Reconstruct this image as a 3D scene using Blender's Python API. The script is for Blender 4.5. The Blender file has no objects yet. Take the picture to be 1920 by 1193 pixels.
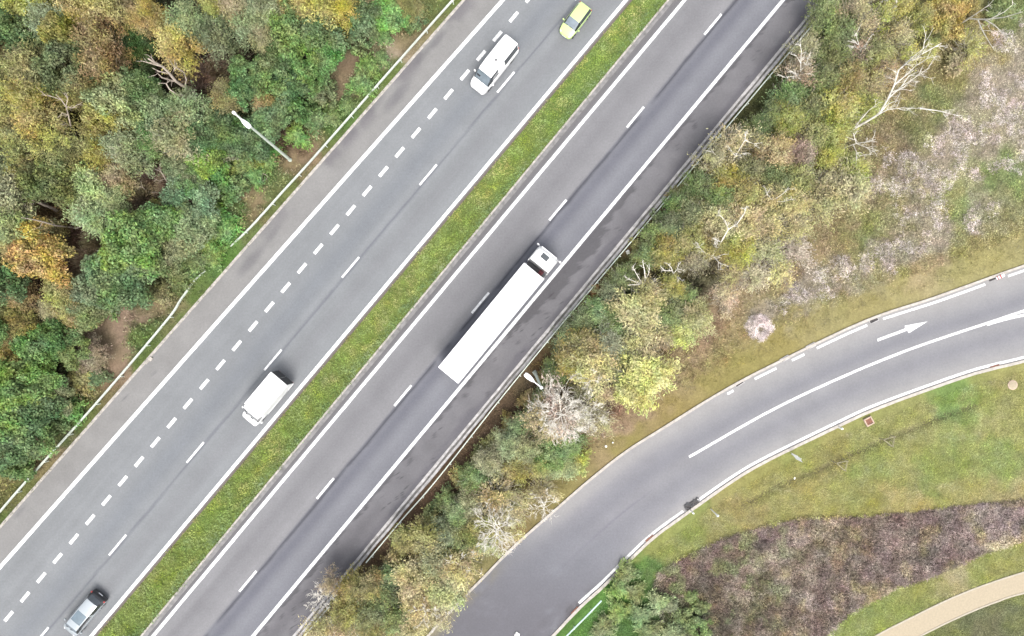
import bpy, bmesh, math, random
import numpy as np
from mathutils import Vector, Matrix
random.seed(7)
RNG = np.random.default_rng(11)
S = bpy.context.scene
COL = bpy.data.collections.new("place"); S.collection.children.link(COL)
# ---------------------------------------------------------------- survey frame
# metres on the ground: the drone hangs 75 m above the origin and looks straight down
HCAM = 75.0
PPM = 18.1
GAIN = 3.0
def W(px, py, z=0.0):
    """survey coordinates (plan pixels of the photo) -> metres, for a point z metres up"""
    f = (HCAM - z) / HCAM
    return ((px - 960.0) / PPM * f, (596.5 - py) / PPM * f)
def lin(c):
    c = np.asarray(c, float) / 255.0
    return np.where(c <= 0.04045, c / 12.92, ((c + 0.055) / 1.055) ** 2.4)
def alb(c, k=1.0):
    return np.clip(lin(c) / GAIN * k, 0.004, 0.8)
# ---------------------------------------------------------------- object helpers
def link(o, parent=None):
    COL.objects.link(o)
    if parent is not None:
        o.parent = parent
    return o
def tag(o, label, cat, group=None):
    o["label"] = label; o["category"] = cat
    if group: o["group"] = group
    return o
def thing(name, label, cat, loc=(0, 0, 0), rz=0.0, group=None):
    o = bpy.data.objects.new(name, None); o.empty_display_size = 0.2
    link(o); o.location = loc; o.rotation_euler = (0, 0, rz)
    return tag(o, label, cat, group)
def structure(o):
    o["kind"] = "structure"; return o
class MB:
    """collects verts / faces (and optional colours) into one mesh"""
    def __init__(s): s.v = []; s.f = []; s.c = []
    def add(s, vs, fs, col=None):
        b = len(s.v); s.v += [tuple(map(float, v)) for v in vs]
        s.f += [tuple(i + b for i in f) for f in fs]
        if col is not None: s.c += [tuple(col)] * len(vs)
    def box(s, cx, cy, cz, sx, sy, sz, rz=0.0, bev=0.0):
        c, sn = math.cos(rz), math.sin(rz)
        x, y, z = sx / 2, sy / 2, sz / 2
        if bev <= 0:
            P = [(-x, -y, -z), (x, -y, -z), (x, y, -z), (-x, y, -z), (-x, -y, z), (x, -y, z), (x, y, z), (-x, y, z)]
            F = [(0, 3, 2, 1), (4, 5, 6, 7), (0, 1, 5, 4), (1, 2, 6, 5), (2, 3, 7, 6), (3, 0, 4, 7)]
        else:
            b = bev; P = []
            for (zz, i) in ((-z, b), (-z + b, 0), (z - b, 0), (z, b)):
                P += [(-x + i, -y + b, zz), (-x + b, -y + i, zz), (x - b, -y + i, zz), (x - i, -y + b, zz),
                      (x - i, y - b, zz), (x - b, y - i, zz), (-x + b, y - i, zz), (-x + i, y - b, zz)]
            F = [tuple(range(7, -1, -1)), tuple(range(24, 32))]
            for k in range(3):
                for j in range(8):
                    F.append((k * 8 + j, k * 8 + (j + 1) % 8, k * 8 + 8 + (j + 1) % 8, k * 8 + 8 + j))
        s.add([(cx + p[0] * c - p[1] * sn, cy + p[0] * sn + p[1] * c, cz + p[2]) for p in P], F)
    def tube(s, pts, radii, n=6, cap=True):
        pts = [Vector(p) for p in pts]; rings = []
        for i, p in enumerate(pts):
            d = (pts[min(i + 1, len(pts) - 1)] - pts[max(i - 1, 0)])
            if d.length < 1e-6: d = Vector((0, 0, 1))
            d.normalize()
            a = d.cross(Vector((0, 0, 1)) if abs(d.z) < 0.9 else Vector((1, 0, 0))).normalized(); b = d.cross(a)
            r = radii[i] if hasattr(radii, "__len__") else radii
            rings.append([p + (a * math.cos(2 * math.pi * k / n) + b * math.sin(2 * math.pi * k / n)) * r for k in range(n)])
        vs = [v for r in rings for v in r]; fs = []
        for i in range(len(pts) - 1):
            for k in range(n):
                fs.append((i * n + k, i * n + (k + 1) % n, (i + 1) * n + (k + 1) % n, (i + 1) * n + k))
        if cap: fs += [tuple(range(n - 1, -1, -1)), tuple((len(pts) - 1) * n + k for k in range(n))]
        s.add(vs, fs)
    def lathe(s, prof, axis_pt, axis="Y", n=20):
        """prof: (radius, offset along axis)"""
        vs = []
        for r, h in prof:
            for k in range(n):
                a = 2 * math.pi * k / n
                p = {"Y": (r * math.cos(a), h, r * math.sin(a)), "Z": (r * math.cos(a), r * math.sin(a), h), "X": (h, r * math.cos(a), r * math.sin(a))}[axis]
                vs.append((axis_pt[0] + p[0], axis_pt[1] + p[1], axis_pt[2] + p[2]))
        fs = []
        m = len(prof)
        for i in range(m - 1):
            for k in range(n):
                fs.append((i * n + k, i * n + (k + 1) % n, (i + 1) * n + (k + 1) % n, (i + 1) * n + k))
        fs += [tuple(range(n)), tuple((m - 1) * n + k for k in range(n - 1, -1, -1))]
        s.add(vs, fs)
    def mesh(s, name, mat, smooth=None):
        me = bpy.data.meshes.new(name); me.from_pydata(s.v, [], s.f); me.materials.append(mat)
        if s.c and len(s.c) == len(s.v):
            at = me.attributes.new("Col", "FLOAT_COLOR", "POINT")
            a = np.ones((len(s.v), 4), np.float32); a[:, :3] = np.array(s.c); at.data.foreach_set("color", a.ravel())
        if smooth is not None: smooth_mesh(me, smooth)
        me.update(); return me
    def build(s, name, mat, parent=None, smooth=None, fixn=True):
        me = s.mesh(name, mat, None)
        if fixn:
            bm = bmesh.new(); bm.from_mesh(me); bmesh.ops.recalc_face_normals(bm, faces=bm.faces); bm.to_mesh(me); bm.free()
        if smooth is not None: smooth_mesh(me, smooth)
        o = bpy.data.objects.new(name, me); return link(o, parent)
def smooth_mesh(me, deg):
    bm = bmesh.new(); bm.from_mesh(me)
    for f in bm.faces: f.smooth = True
    for e in bm.edges:
        if len(e.link_faces) == 2: e.smooth = e.calc_face_angle(0) < math.radians(deg)
    bm.to_mesh(me); bm.free()
def np_mesh(name, V, F, mat, col=None):
    """fast mesh from numpy arrays: V (n,3), F (m,4)"""
    me = bpy.data.meshes.new(name); n, m = len(V), len(F); k = F.shape[1]
    me.vertices.add(n); me.vertices.foreach_set("co", np.asarray(V, np.float32).ravel())
    me.loops.add(m * k); me.loops.foreach_set("vertex_index", np.asarray(F, np.int32).ravel())
    me.polygons.add(m); me.polygons.foreach_set("loop_start", np.arange(0, m * k, k, dtype=np.int32))
    me.polygons.foreach_set("loop_total", np.full(m, k, np.int32))
    me.update(calc_edges=True); me.validate()
    if col is not None:
        at = me.attributes.new("Col", "FLOAT_COLOR", "POINT")
        a = np.ones((n, 4), np.float32); a[:, :3] = col; at.data.foreach_set("color", a.ravel())
    me.materials.append(mat); return me
# ---------------------------------------------------------------- materials
def new_mat(name):
    m = bpy.data.materials.new(name); m.use_nodes = True
    nt = m.node_tree; nt.nodes.clear()
    out = nt.nodes.new("ShaderNodeOutputMaterial")
    return m, nt, out
def N(nt, t, **kw):
    n = nt.nodes.new(t)
    for k, v in kw.items():
        if k.startswith("i_"):
            n.inputs[k[2:].replace("_", " ")].default_value = v
        else: setattr(n, k, v)
    return n
def mat_plain(name, rgb, rough=0.5, metal=0.0, noise=0.12, scale=3.0, coat=0.0, spec=0.5):
    m, nt, out = new_mat(name); L = nt.links
    b = N(nt, "ShaderNodeBsdfPrincipled"); b.inputs["Roughness"].default_value = rough; b.inputs["Metallic"].default_value = metal
    b.inputs["Coat Weight"].default_value = coat; b.inputs["Specular IOR Level"].default_value = spec
    tc = N(nt, "ShaderNodeTexCoord"); nz = N(nt, "ShaderNodeTexNoise"); nz.inputs["Scale"].default_value = scale; nz.inputs["Detail"].default_value = 6
    mr = N(nt, "ShaderNodeMapRange"); mr.inputs["From Min"].default_value = 0.3; mr.inputs["From Max"].default_value = 0.7
    mr.inputs["To Min"].default_value = 1 - noise; mr.inputs["To Max"].default_value = 1 + noise
    mx = N(nt, "ShaderNodeVectorMath", operation="SCALE"); mx.inputs[0].default_value = rgb
    L.new(tc.outputs["Object"], nz.inputs["Vector"]); L.new(nz.outputs["Fac"], mr.inputs["Value"]); L.new(mr.outputs[0], mx.inputs["Scale"])
    L.new(mx.outputs[0], b.inputs["Base Color"]); L.new(b.outputs[0], out.inputs["Surface"])
    return m
def mat_vcol(name, noises, rough=0.9, bump=0.0, bscale=20.0, spec=0.25):
    """vertex colour times stacked noises [(scale, detail, amount)]"""
    m, nt, out = new_mat(name); L = nt.links
    b = N(nt, "ShaderNodeBsdfPrincipled"); b.inputs["Roughness"].default_value = rough; b.inputs["Specular IOR Level"].default_value = spec
    at = N(nt, "ShaderNodeAttribute", attribute_name="Col"); tc = N(nt, "ShaderNodeTexCoord")
    cur = at.outputs["Color"]
    for sc, det, amt in noises:
        nz = N(nt, "ShaderNodeTexNoise"); nz.inputs["Scale"].default_value = sc; nz.inputs["Detail"].default_value = det; nz.inputs["Roughness"].default_value = 0.65
        mr = N(nt, "ShaderNodeMapRange"); mr.inputs["From Min"].default_value = 0.3; mr.inputs["From Max"].default_value = 0.7
        mr.inputs["To Min"].default_value = 1 - amt; mr.inputs["To Max"].default_value = 1 + amt; mr.clamp = False
        vm = N(nt, "ShaderNodeVectorMath", operation="SCALE")
        L.new(tc.outputs["Object"], nz.inputs["Vector"]); L.new(nz.outputs["Fac"], mr.inputs["Value"])
        L.new(cur, vm.inputs[0]); L.new(mr.outputs[0], vm.inputs["Scale"]); cur = vm.outputs[0]
    L.new(cur, b.inputs["Base Color"])
    if bump > 0:
        nz = N(nt, "ShaderNodeTexNoise"); nz.inputs["Scale"].default_value = bscale; nz.inputs["Detail"].default_value = 8
        bp = N(nt, "ShaderNodeBump"); bp.inputs["Strength"].default_value = bump; bp.inputs["Distance"].default_value = 0.05
        L.new(tc.outputs["Object"], nz.inputs["Vector"]); L.new(nz.outputs["Fac"], bp.inputs["Height"]); L.new(bp.outputs[0], b.inputs["Normal"])
    L.new(b.outputs[0], out.inputs["Surface"]); return m
def mat_leaf(name, src, vmin=0.55, vmax=1.5, hue=0.025, trans=0.3, drift=1.0):
    """leaf colour from the object colour or the mesh colour, every leaf (mesh island) its own shade"""
    m, nt, out = new_mat(name); L = nt.links
    if src == "object":
        base = N(nt, "ShaderNodeObjectInfo").outputs["Color"]
    else:
        base = N(nt, "ShaderNodeAttribute", attribute_name="Col").outputs["Color"]
    g = N(nt, "ShaderNodeNewGeometry"); hs = N(nt, "ShaderNodeHueSaturation")
    def rng(sock, a, b):
        r = N(nt, "ShaderNodeMapRange"); r.inputs["To Min"].default_value = a; r.inputs["To Max"].default_value = b
        L.new(sock, r.inputs["Value"]); return r.outputs[0]
    rpi = g.outputs["Random Per Island"]
    wn = N(nt, "ShaderNodeTexWhiteNoise", noise_dimensions="1D"); L.new(rpi, wn.inputs["W"])
    tc = N(nt, "ShaderNodeTexCoord"); nz = N(nt, "ShaderNodeTexNoise"); nz.inputs["Scale"].default_value = 0.9; nz.inputs["Detail"].default_value = 3
    L.new(tc.outputs["Object"], nz.inputs["Vector"])
    nr = N(nt, "ShaderNodeMapRange"); nr.inputs["From Min"].default_value = 0.3; nr.inputs["From Max"].default_value = 0.7
    nr.inputs["To Min"].default_value = 0.82; nr.inputs["To Max"].default_value = 1.18
    L.new(nz.outputs["Fac"], nr.inputs["Value"])
    mu = N(nt, "ShaderNodeMath", operation="MULTIPLY"); L.new(rng(rpi, vmin, vmax), mu.inputs[0]); L.new(nr.outputs[0], mu.inputs[1])
    wz = N(nt, "ShaderNodeTexNoise"); wz.inputs["Scale"].default_value = 0.55; wz.inputs["Detail"].default_value = 4; L.new(g.outputs["Position"], wz.inputs["Vector"])
    sep = N(nt, "ShaderNodeSeparateColor"); L.new(wz.outputs["Color"], sep.inputs[0])
    def nrng(sock, a, b):
        r = N(nt, "ShaderNodeMapRange"); r.inputs["From Min"].default_value = .3; r.inputs["From Max"].default_value = .7; r.inputs["To Min"].default_value = a; r.inputs["To Max"].default_value = b
        L.new(sock, r.inputs["Value"]); return r.outputs[0]
    ha = N(nt, "ShaderNodeMath", operation="ADD"); L.new(rng(wn.outputs["Value"], 0.5 - hue, 0.5 + hue), ha.inputs[0]); L.new(nrng(sep.outputs[0], -.035 * drift, .035 * drift), ha.inputs[1])
    mv = N(nt, "ShaderNodeMath", operation="MULTIPLY"); L.new(mu.outputs[0], mv.inputs[0]); L.new(nrng(sep.outputs[1], 1 - .26 * drift, 1 + .28 * drift), mv.inputs[1])
    cz = N(nt, "ShaderNodeTexNoise"); cz.inputs["Scale"].default_value = 2.6; cz.inputs["Detail"].default_value = 3; L.new(g.outputs["Position"], cz.inputs["Vector"])
    m3 = N(nt, "ShaderNodeMath", operation="MULTIPLY"); L.new(mv.outputs[0], m3.inputs[0]); L.new(nrng(cz.outputs["Fac"], 1 - .28 * drift, 1 + .3 * drift), m3.inputs[1])
    L.new(ha.outputs[0], hs.inputs["Hue"]); L.new(m3.outputs[0], hs.inputs["Value"]); L.new(nrng(sep.outputs[2], .8, 1.15), hs.inputs["Saturation"])
    L.new(base, hs.inputs["Color"])
    b = N(nt, "ShaderNodeBsdfPrincipled"); b.inputs["Roughness"].default_value = 0.75; b.inputs["Specular IOR Level"].default_value = 0.2
    L.new(hs.outputs[0], b.inputs["Base Color"])
    if trans > 0:
        t = N(nt, "ShaderNodeBsdfTranslucent"); L.new(hs.outputs[0], t.inputs["Color"])
        mx = N(nt, "ShaderNodeMixShader"); mx.inputs[0].default_value = trans
        L.new(b.outputs[0], mx.inputs[1]); L.new(t.outputs[0], mx.inputs[2]); L.new(mx.outputs[0], out.inputs["Surface"])
    else: L.new(b.outputs[0], out.inputs["Surface"])
    return m
def mat_glass(name, rgb, rough=0.05):
    m, nt, out = new_mat(name)
    b = N(nt, "ShaderNodeBsdfPrincipled"); b.inputs["Base Color"].default_value = (*rgb, 1); b.inputs["Roughness"].default_value = rough
    b.inputs["Specular IOR Level"].default_value = 0.8; b.inputs["Coat Weight"].default_value = 0.5
    tc = N(nt, "ShaderNodeTexCoord"); nz = N(nt, "ShaderNodeTexNoise"); nz.inputs["Scale"].default_value = 2.0
    cr = N(nt, "ShaderNodeMapRange"); cr.inputs["To Min"].default_value = 0.6; cr.inputs["To Max"].default_value = 1.4
    vm = N(nt, "ShaderNodeVectorMath", operation="SCALE"); vm.inputs[0].default_value = rgb
    nt.links.new(tc.outputs["Object"], nz.inputs["Vector"]); nt.links.new(nz.outputs["Fac"], cr.inputs["Value"]); nt.links.new(cr.outputs[0], vm.inputs["Scale"])
    nt.links.new(vm.outputs[0], b.inputs["Base Color"]); nt.links.new(b.outputs[0], out.inputs["Surface"]); return m
M = {}
M["asphalt"] = mat_vcol("asphalt", [(0.35, 4, 0.06), (5.0, 5, 0.085), (40.0, 4, 0.10)], 0.85, 0.25, 60.0, 0.3)
M["ground"] = mat_vcol("ground_soil_and_turf", [(0.9, 5, 0.16), (5.0, 6, 0.22), (22.0, 5, 0.18)], 0.95, 0.8, 12.0, 0.1)
M["paint"] = mat_plain("white_road_paint", (0.50, 0.50, 0.50), 0.75, 0, 0.28, 4.0)
M["paint_worn"] = mat_plain("worn_road_paint", (0.40, 0.40, 0.39), 0.8, 0, 0.35, 4.0)
M["concrete"] = mat_plain("pale_kerb_concrete", (0.27, 0.25, 0.225), 0.9, 0, 0.3, 3.0)
M["concrete_grey"] = mat_plain("grey_gutter_concrete", (0.29, 0.28, 0.275), 0.9, 0, 0.3, 2.0)
M["concrete_dark"] = mat_plain("dark_gutter_concrete", (0.085, 0.08, 0.075), 0.95, 0, 0.4, 2.5)  # darker concrete for the bed between the two gutter edges
M["twig_pale"] = mat_plain("pale_bare_twigs", (0.36, 0.33, 0.265), 0.9, 0, 0.25, 2.0)
M["kerb_white"] = mat_plain("light_kerb_concrete", (0.30, 0.275, 0.245), 0.85, 0, 0.2, 3.0)
M["concrete_mid"] = mat_plain("grey_median_gutter", (0.135, 0.13, 0.128), 0.9, 0, 0.3, 2.0)
M["path"] = mat_plain("sandy_path_concrete", tuple(alb((230, 213, 182))), 0.9, 0, 0.09, 5.0)
M["path_edge"] = mat_plain("path_edging_concrete", tuple(alb((238, 226, 204))), 0.9, 0, 0.1, 4.0)
M["galv"] = mat_plain("galvanised_steel", (0.50, 0.54, 0.47), 0.6, 0.1, 0.15, 2.0)
M["galv_blue"] = mat_plain("blue_grey_steel", (0.34, 0.44, 0.43), 0.55, 0.1, 0.15, 2.0)
M["pole"] = mat_plain("grey_pole_paint", (0.40, 0.445, 0.385), 0.5, 0.05, 0.1, 2.0)
M["lampwhite"] = mat_plain("white_lamp_casting", (0.74, 0.74, 0.74), 0.45, 0, 0.05, 2.0)
M["carwhite"] = mat_plain("white_car_paint", (0.62, 0.62, 0.61), 0.35, 0, 0.03, 1.2, 0.5)
M["truckwhite"] = mat_plain("white_tarpaulin", (0.66, 0.66, 0.655), 0.5, 0, 0.03, 0.8, 0.1)
M["lime"] = mat_plain("lime_car_paint", (0.37, 0.50, 0.18), 0.3, 0, 0.03, 1.2, 0.5)
M["silver"] = mat_plain("silver_car_paint", (0.25, 0.275, 0.29), 0.3, 0.2, 0.03, 1.2, 0.6)
M["black"] = mat_plain("black_paint", (0.012, 0.013, 0.016), 0.3, 0, 0.1, 2.0, 0.4)
M["rubber"] = mat_plain("black_rubber", (0.015, 0.015, 0.016), 0.85, 0, 0.2, 6.0)
M["plastic"] = mat_plain("dark_grey_plastic", (0.03, 0.03, 0.033), 0.6, 0, 0.15, 4.0)
M["alloy"] = mat_plain("alloy_rim", (0.45, 0.45, 0.46), 0.35, 0.7, 0.05, 4.0)
M["glass"] = mat_glass("dark_car_glass", (0.02, 0.026, 0.03))
M["glass_pale"] = mat_glass("pale_windscreen_glass", (0.11, 0.135, 0.155), 0.12)
M["roofglass"] = mat_glass("blue_grey_roof_glass", (0.07, 0.10, 0.12), 0.15)
M["headlamp"] = mat_glass("clear_lamp_glass", (0.5, 0.5, 0.5))
M["red"] = mat_plain("red_lamp_plastic", (0.30, 0.02, 0.015), 0.3, 0, 0.05, 3.0, 0.5)
M["redwine"] = mat_plain("red_air_hose", (0.16, 0.03, 0.04), 0.5, 0, 0.1, 3.0)
M["bark_brown"] = mat_plain("brown_bark", (0.095, 0.075, 0.055), 0.9, 0, 0.4, 4.0)
M["bark_dead"] = mat_plain("weathered_dead_wood", (0.34, 0.285, 0.235), 0.9, 0, 0.3, 3.0)
M["bark_birch"] = mat_plain("birch_bark", (0.56, 0.53, 0.47), 0.8, 0, 0.3, 3.0)
M["twig"] = mat_plain("pale_twigs", (0.22, 0.185, 0.14), 0.9, 0, 0.25, 2.0)
M["stake"] = mat_plain("pale_pine_stakes", (0.25, 0.225, 0.15), 0.85, 0, 0.2, 6.0)
M["rust"] = mat_plain("rusty_iron", (0.17, 0.075, 0.05), 0.9, 0, 0.4, 6.0)
M["iron"] = mat_plain("cast_iron_grating", (0.05, 0.045, 0.045), 0.7, 0.3, 0.4, 8.0)
M["sand"] = mat_plain("sandy_concrete", (0.34, 0.26, 0.20), 0.9, 0, 0.2, 5.0)
M["signwhite"] = mat_plain("white_sign_sheet", (0.62, 0.63, 0.66), 0.4, 0, 0.06, 4.0)
M["litter"] = mat_plain("white_litter", (0.6, 0.6, 0.58), 0.6, 0, 0.1, 8.0)
M["leaf"] = mat_leaf("leaves_by_tree", "object", 0.58, 1.42, 0.02, 0.3)
M["leaf_stuff"] = mat_leaf("undergrowth_leaves", "mesh", 0.55, 1.5, 0.02, 0.2)
M["grass"] = mat_leaf("grass_blades", "mesh", 0.82, 1.2, 0.010, 0.15, drift=.45)
M["straw"] = mat_leaf("dry_stems", "object", 0.7, 1.35, 0.012, 0.1)
EXPO = 1.42
# ================================================================= the setting
def catmull(P, per=10):
    P = [np.array(p, float) for p in P]; out = []
    P = [2 * P[0] - P[1]] + P + [2 * P[-1] - P[-2]]
    for i in range(1, len(P) - 2):
        for k in range(per):
            t = k / per
            out.append(0.5 * ((2 * P[i]) + (-P[i - 1] + P[i + 1]) * t + (2 * P[i - 1] - 5 * P[i] + 4 * P[i + 1] - P[i + 2]) * t * t
                              + (-P[i - 1] + 3 * P[i] - 3 * P[i + 1] + P[i + 2]) * t ** 3))
    out.append(P[-2]); return np.array(out)
def resample(P, n):
    P = np.asarray(P); d = np.r_[0, np.cumsum(np.linalg.norm(np.diff(P, axis=0), axis=1))]
    u = np.linspace(0, d[-1], n); return np.c_[np.interp(u, d, P[:, 0]), np.interp(u, d, P[:, 1])]
def offset(P, d):
    """shift a plan polyline sideways by d px (to the left of travel on screen when positive)"""
    T = np.gradient(P, axis=0); T /= np.linalg.norm(T, axis=1)[:, None]
    return P + np.c_[T[:, 1], -T[:, 0]] * d
# straight lines of the motorway in survey coordinates: x = x0 - k*y
LN = dict(kerbL=(872, .8800), edge1=(943, .8863), lane1=(1078, .8388), short=(990.3, .8425), edge2=(1174, .8407),
          grassL=(1186.5, .8420), grassR=(1249, .8275), gut=(1264, .8290), edge3=(1284, .8357), lane2=(1375, .8350), edge4=(1468.5, .8335),
          shoR=(1538, .8300), gutR=(1551, .8300), railR=(1563, .8320))
def lx(name, y): a, k = LN[name]; return a - k * np.asarray(y, float)
def fbm(x, y, seed=0, octs=4, base=0.02):
    """cheap value noise on numpy arrays, 0..1"""
    r = np.random.default_rng(seed); out = 0; amp = 1; tot = 0; f = base
    T = r.random((256, 256))
    for o in range(octs):
        X = np.asarray(x) * f + 37.3 * o; Y = np.asarray(y) * f + 11.7 * o
        xi = np.floor(X).astype(int); yi = np.floor(Y).astype(int); fx = X - xi; fy = Y - yi
        fx = fx * fx * (3 - 2 * fx); fy = fy * fy * (3 - 2 * fy)
        a = T[xi % 256, yi % 256]; b = T[(xi + 1) % 256, yi % 256]; c = T[xi % 256, (yi + 1) % 256]; d = T[(xi + 1) % 256, (yi + 1) % 256]
        out = out + amp * ((a * (1 - fx) + b * fx) * (1 - fy) + (c * (1 - fx) + d * fx) * fy); tot += amp; amp *= .5; f *= 2.1
    return out / tot
def sm(a, b, x): t = np.clip((x - a) / (b - a), 0, 1); return t * t * (3 - 2 * t)
def bell(x, c, w): return np.exp(-((x - c) / w) ** 2)
def mixc(c, t, k): return c * (1 - k[..., None]) + np.asarray(t, float) * k[..., None]
def grid_faces(nr, nc):
    i = np.arange((nr - 1) * nc).reshape(nr - 1, nc)[:, :-1].ravel(); return np.c_[i, i + 1, i + nc + 1, i + nc]
def road_sheet(name, xl, xr, ys, nc, colour, z):
    f = np.linspace(0, 1, nc); PX = xl[:, None] * (1 - f) + xr[:, None] * f; PY = np.repeat(ys[:, None], nc, 1)
    C = np.clip(lin(colour(PX, PY)) / GAIN, .003, .8)
    X, Y = W(PX, PY); V = np.c_[X.ravel(), Y.ravel(), np.full(X.size, z)]
    me = np_mesh(name, V, grid_faces(len(ys), nc)[:, ::-1], M["asphalt"], C.reshape(-1, 3))
    return structure(link(bpy.data.objects.new(name, me)))
YS = np.r_[np.linspace(-1500, -80, 15), np.arange(-60, 1260, 4.0), np.linspace(1280, 2700, 15)]
def col_left(x, y):
    c = np.ones(x.shape + (3,)) * np.array([170, 173, 176.])
    s = y / .7668
    n = fbm(x + .84 * y, y * .03, 3, 4, .06); c += (n[..., None] - .5) * 17; c += (fbm(x, y, 2, 4, .02)[..., None] - .5) * 8
    d = x - lx("lane1", y)                                   # tar seam and tracks beside the lane line
    c = mixc(c, (134, 137, 147), .8 * bell(d, 4 + 4 * (fbm(x, y, 7, 3, .03) - .5), 1.4 + 2.6 * fbm(x, y, 5, 3, .02)))
    c = mixc(c, (150, 155, 163), .55 * bell(d, -40, 26)); c = mixc(c, (160, 161, 165), .5 * bell(d, 46, 16))
    e1 = lx("edge1", y); sh = sm(2, -3, x - e1)
    shc = np.ones(c.shape) * np.array([177, 175, 173.]) + (fbm(x, y, 8, 4, .04)[..., None] - .5) * 16
    dk = lx("kerbL", y)
    # oily old patches on the hard shoulder
    pat = sm(.5, .62, fbm(x + y * .3, y - x * .8, 21, 4, .014)) * sm(40, 8, x - dk) * sm(560, 300, y)
    shc = mixc(shc, (146, 142, 146), .8 * pat)
    for (px, py, r, k) in ((820, 75, 14, .8), (745, 180, 22, .8), (700, 200, 16, .6), (792, 105, 14, .5), (470, 490, 20, .7), (510, 440, 14, .5), (655, 255, 13, .5), (37, 960, 9, .5), (234, 747, 5, .8), (289, 700, 4, .6)):
        g = np.exp(-(((x - px) * .64 - (y - py) * .77) / (r * 1.9)) ** 2 - (((x - px) * .77 + (y - py) * .64) / (r * .55)) ** 2)
        shc = mixc(shc, (134, 132, 136), .75 * k * np.clip(g * 1.6 - .35 + .5 * (fbm(x, y, 31, 3, .12) - .5), 0, 1))
    c = mixc(c, shc, sh)
    g2 = lx("grassL", y); c = mixc(c, (142, 130, 122), sm(-9, -3, x - g2))
    return c
def col_right(x, y):
    c = np.ones(x.shape + (3,)) * np.array([172, 171, 174.])
    c += (fbm(x + .835 * y, y * .03, 13, 4, .06)[..., None] - .5) * 18; c += (fbm(x, y, 12, 4, .02)[..., None] - .5) * 8
    d = x - lx("lane2", y)
    c = mixc(c, (152, 153, 161), sm(-2, 6, d))
    c = mixc(c, (134, 135, 146), .85 * bell(d, 27, 13) * (.8 + .4 * fbm(x, y, 4, 2, .01))); c = mixc(c, (168, 169, 176), .5 * bell(d, 58, 14))
    c = mixc(c, (147, 146, 150), .5 * bell(d, -50, 22))
    wig = (fbm(x, y, 6, 4, .02) - .5) * 9
    c = mixc(c, (96, 96, 105), .95 * bell(d, 7 + wig * .7, 1.6 + 3.4 * fbm(x, y, 9, 4, .04)) * sm(.2, .45, fbm(x, y, 10, 3, .02)))
    e3 = x - lx("edge3", y); c = mixc(c, (140, 138, 140), sm(-3, -7, e3)); c = mixc(c, (152, 148, 148), .5 * sm(-12, -16, e3))
    e4 = x - lx("edge4", y); so = sm(3, 6, e4)
    sc = np.ones(c.shape) * np.array([149, 147, 151.]) + (fbm(x, y, 14, 4, .03)[..., None] - .5) * 26
    al = y / .77 - x * .0                                     # along the road
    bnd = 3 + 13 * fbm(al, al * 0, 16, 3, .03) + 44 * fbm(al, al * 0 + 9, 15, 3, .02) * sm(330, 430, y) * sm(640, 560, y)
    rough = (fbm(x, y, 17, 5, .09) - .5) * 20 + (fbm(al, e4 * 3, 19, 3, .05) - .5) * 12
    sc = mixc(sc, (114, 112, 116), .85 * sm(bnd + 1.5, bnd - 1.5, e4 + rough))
    o = x - lx("shoR", y); n2 = fbm(x * .77 + y * .64, (y * .77 - x * .64) * .25, 20, 4, .08)
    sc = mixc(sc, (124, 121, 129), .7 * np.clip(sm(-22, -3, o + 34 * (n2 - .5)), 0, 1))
    cr = np.abs(fbm(al * .6 + 3, e4 * 1.6, 22, 4, .035) - .5); sc = mixc(sc, (88, 85, 90), .75 * sm(.009, .003, cr) * sm(.55, .6, fbm(x, y, 23, 3, .012)))
    sp = sm(.76, .79, fbm(x, y, 24, 3, .07)); sc = mixc(sc, (110, 107, 112), .6 * sp)
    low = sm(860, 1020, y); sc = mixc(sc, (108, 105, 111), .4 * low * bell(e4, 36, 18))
    return mixc(c, sc, so)
left_road = road_sheet("motorway", lx("kerbL", YS), lx("grassL", YS), YS, 90, col_left, .012)
right_road = road_sheet("motorway", lx("gut", YS), lx("shoR", YS), YS, 80, col_right, .012)
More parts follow.
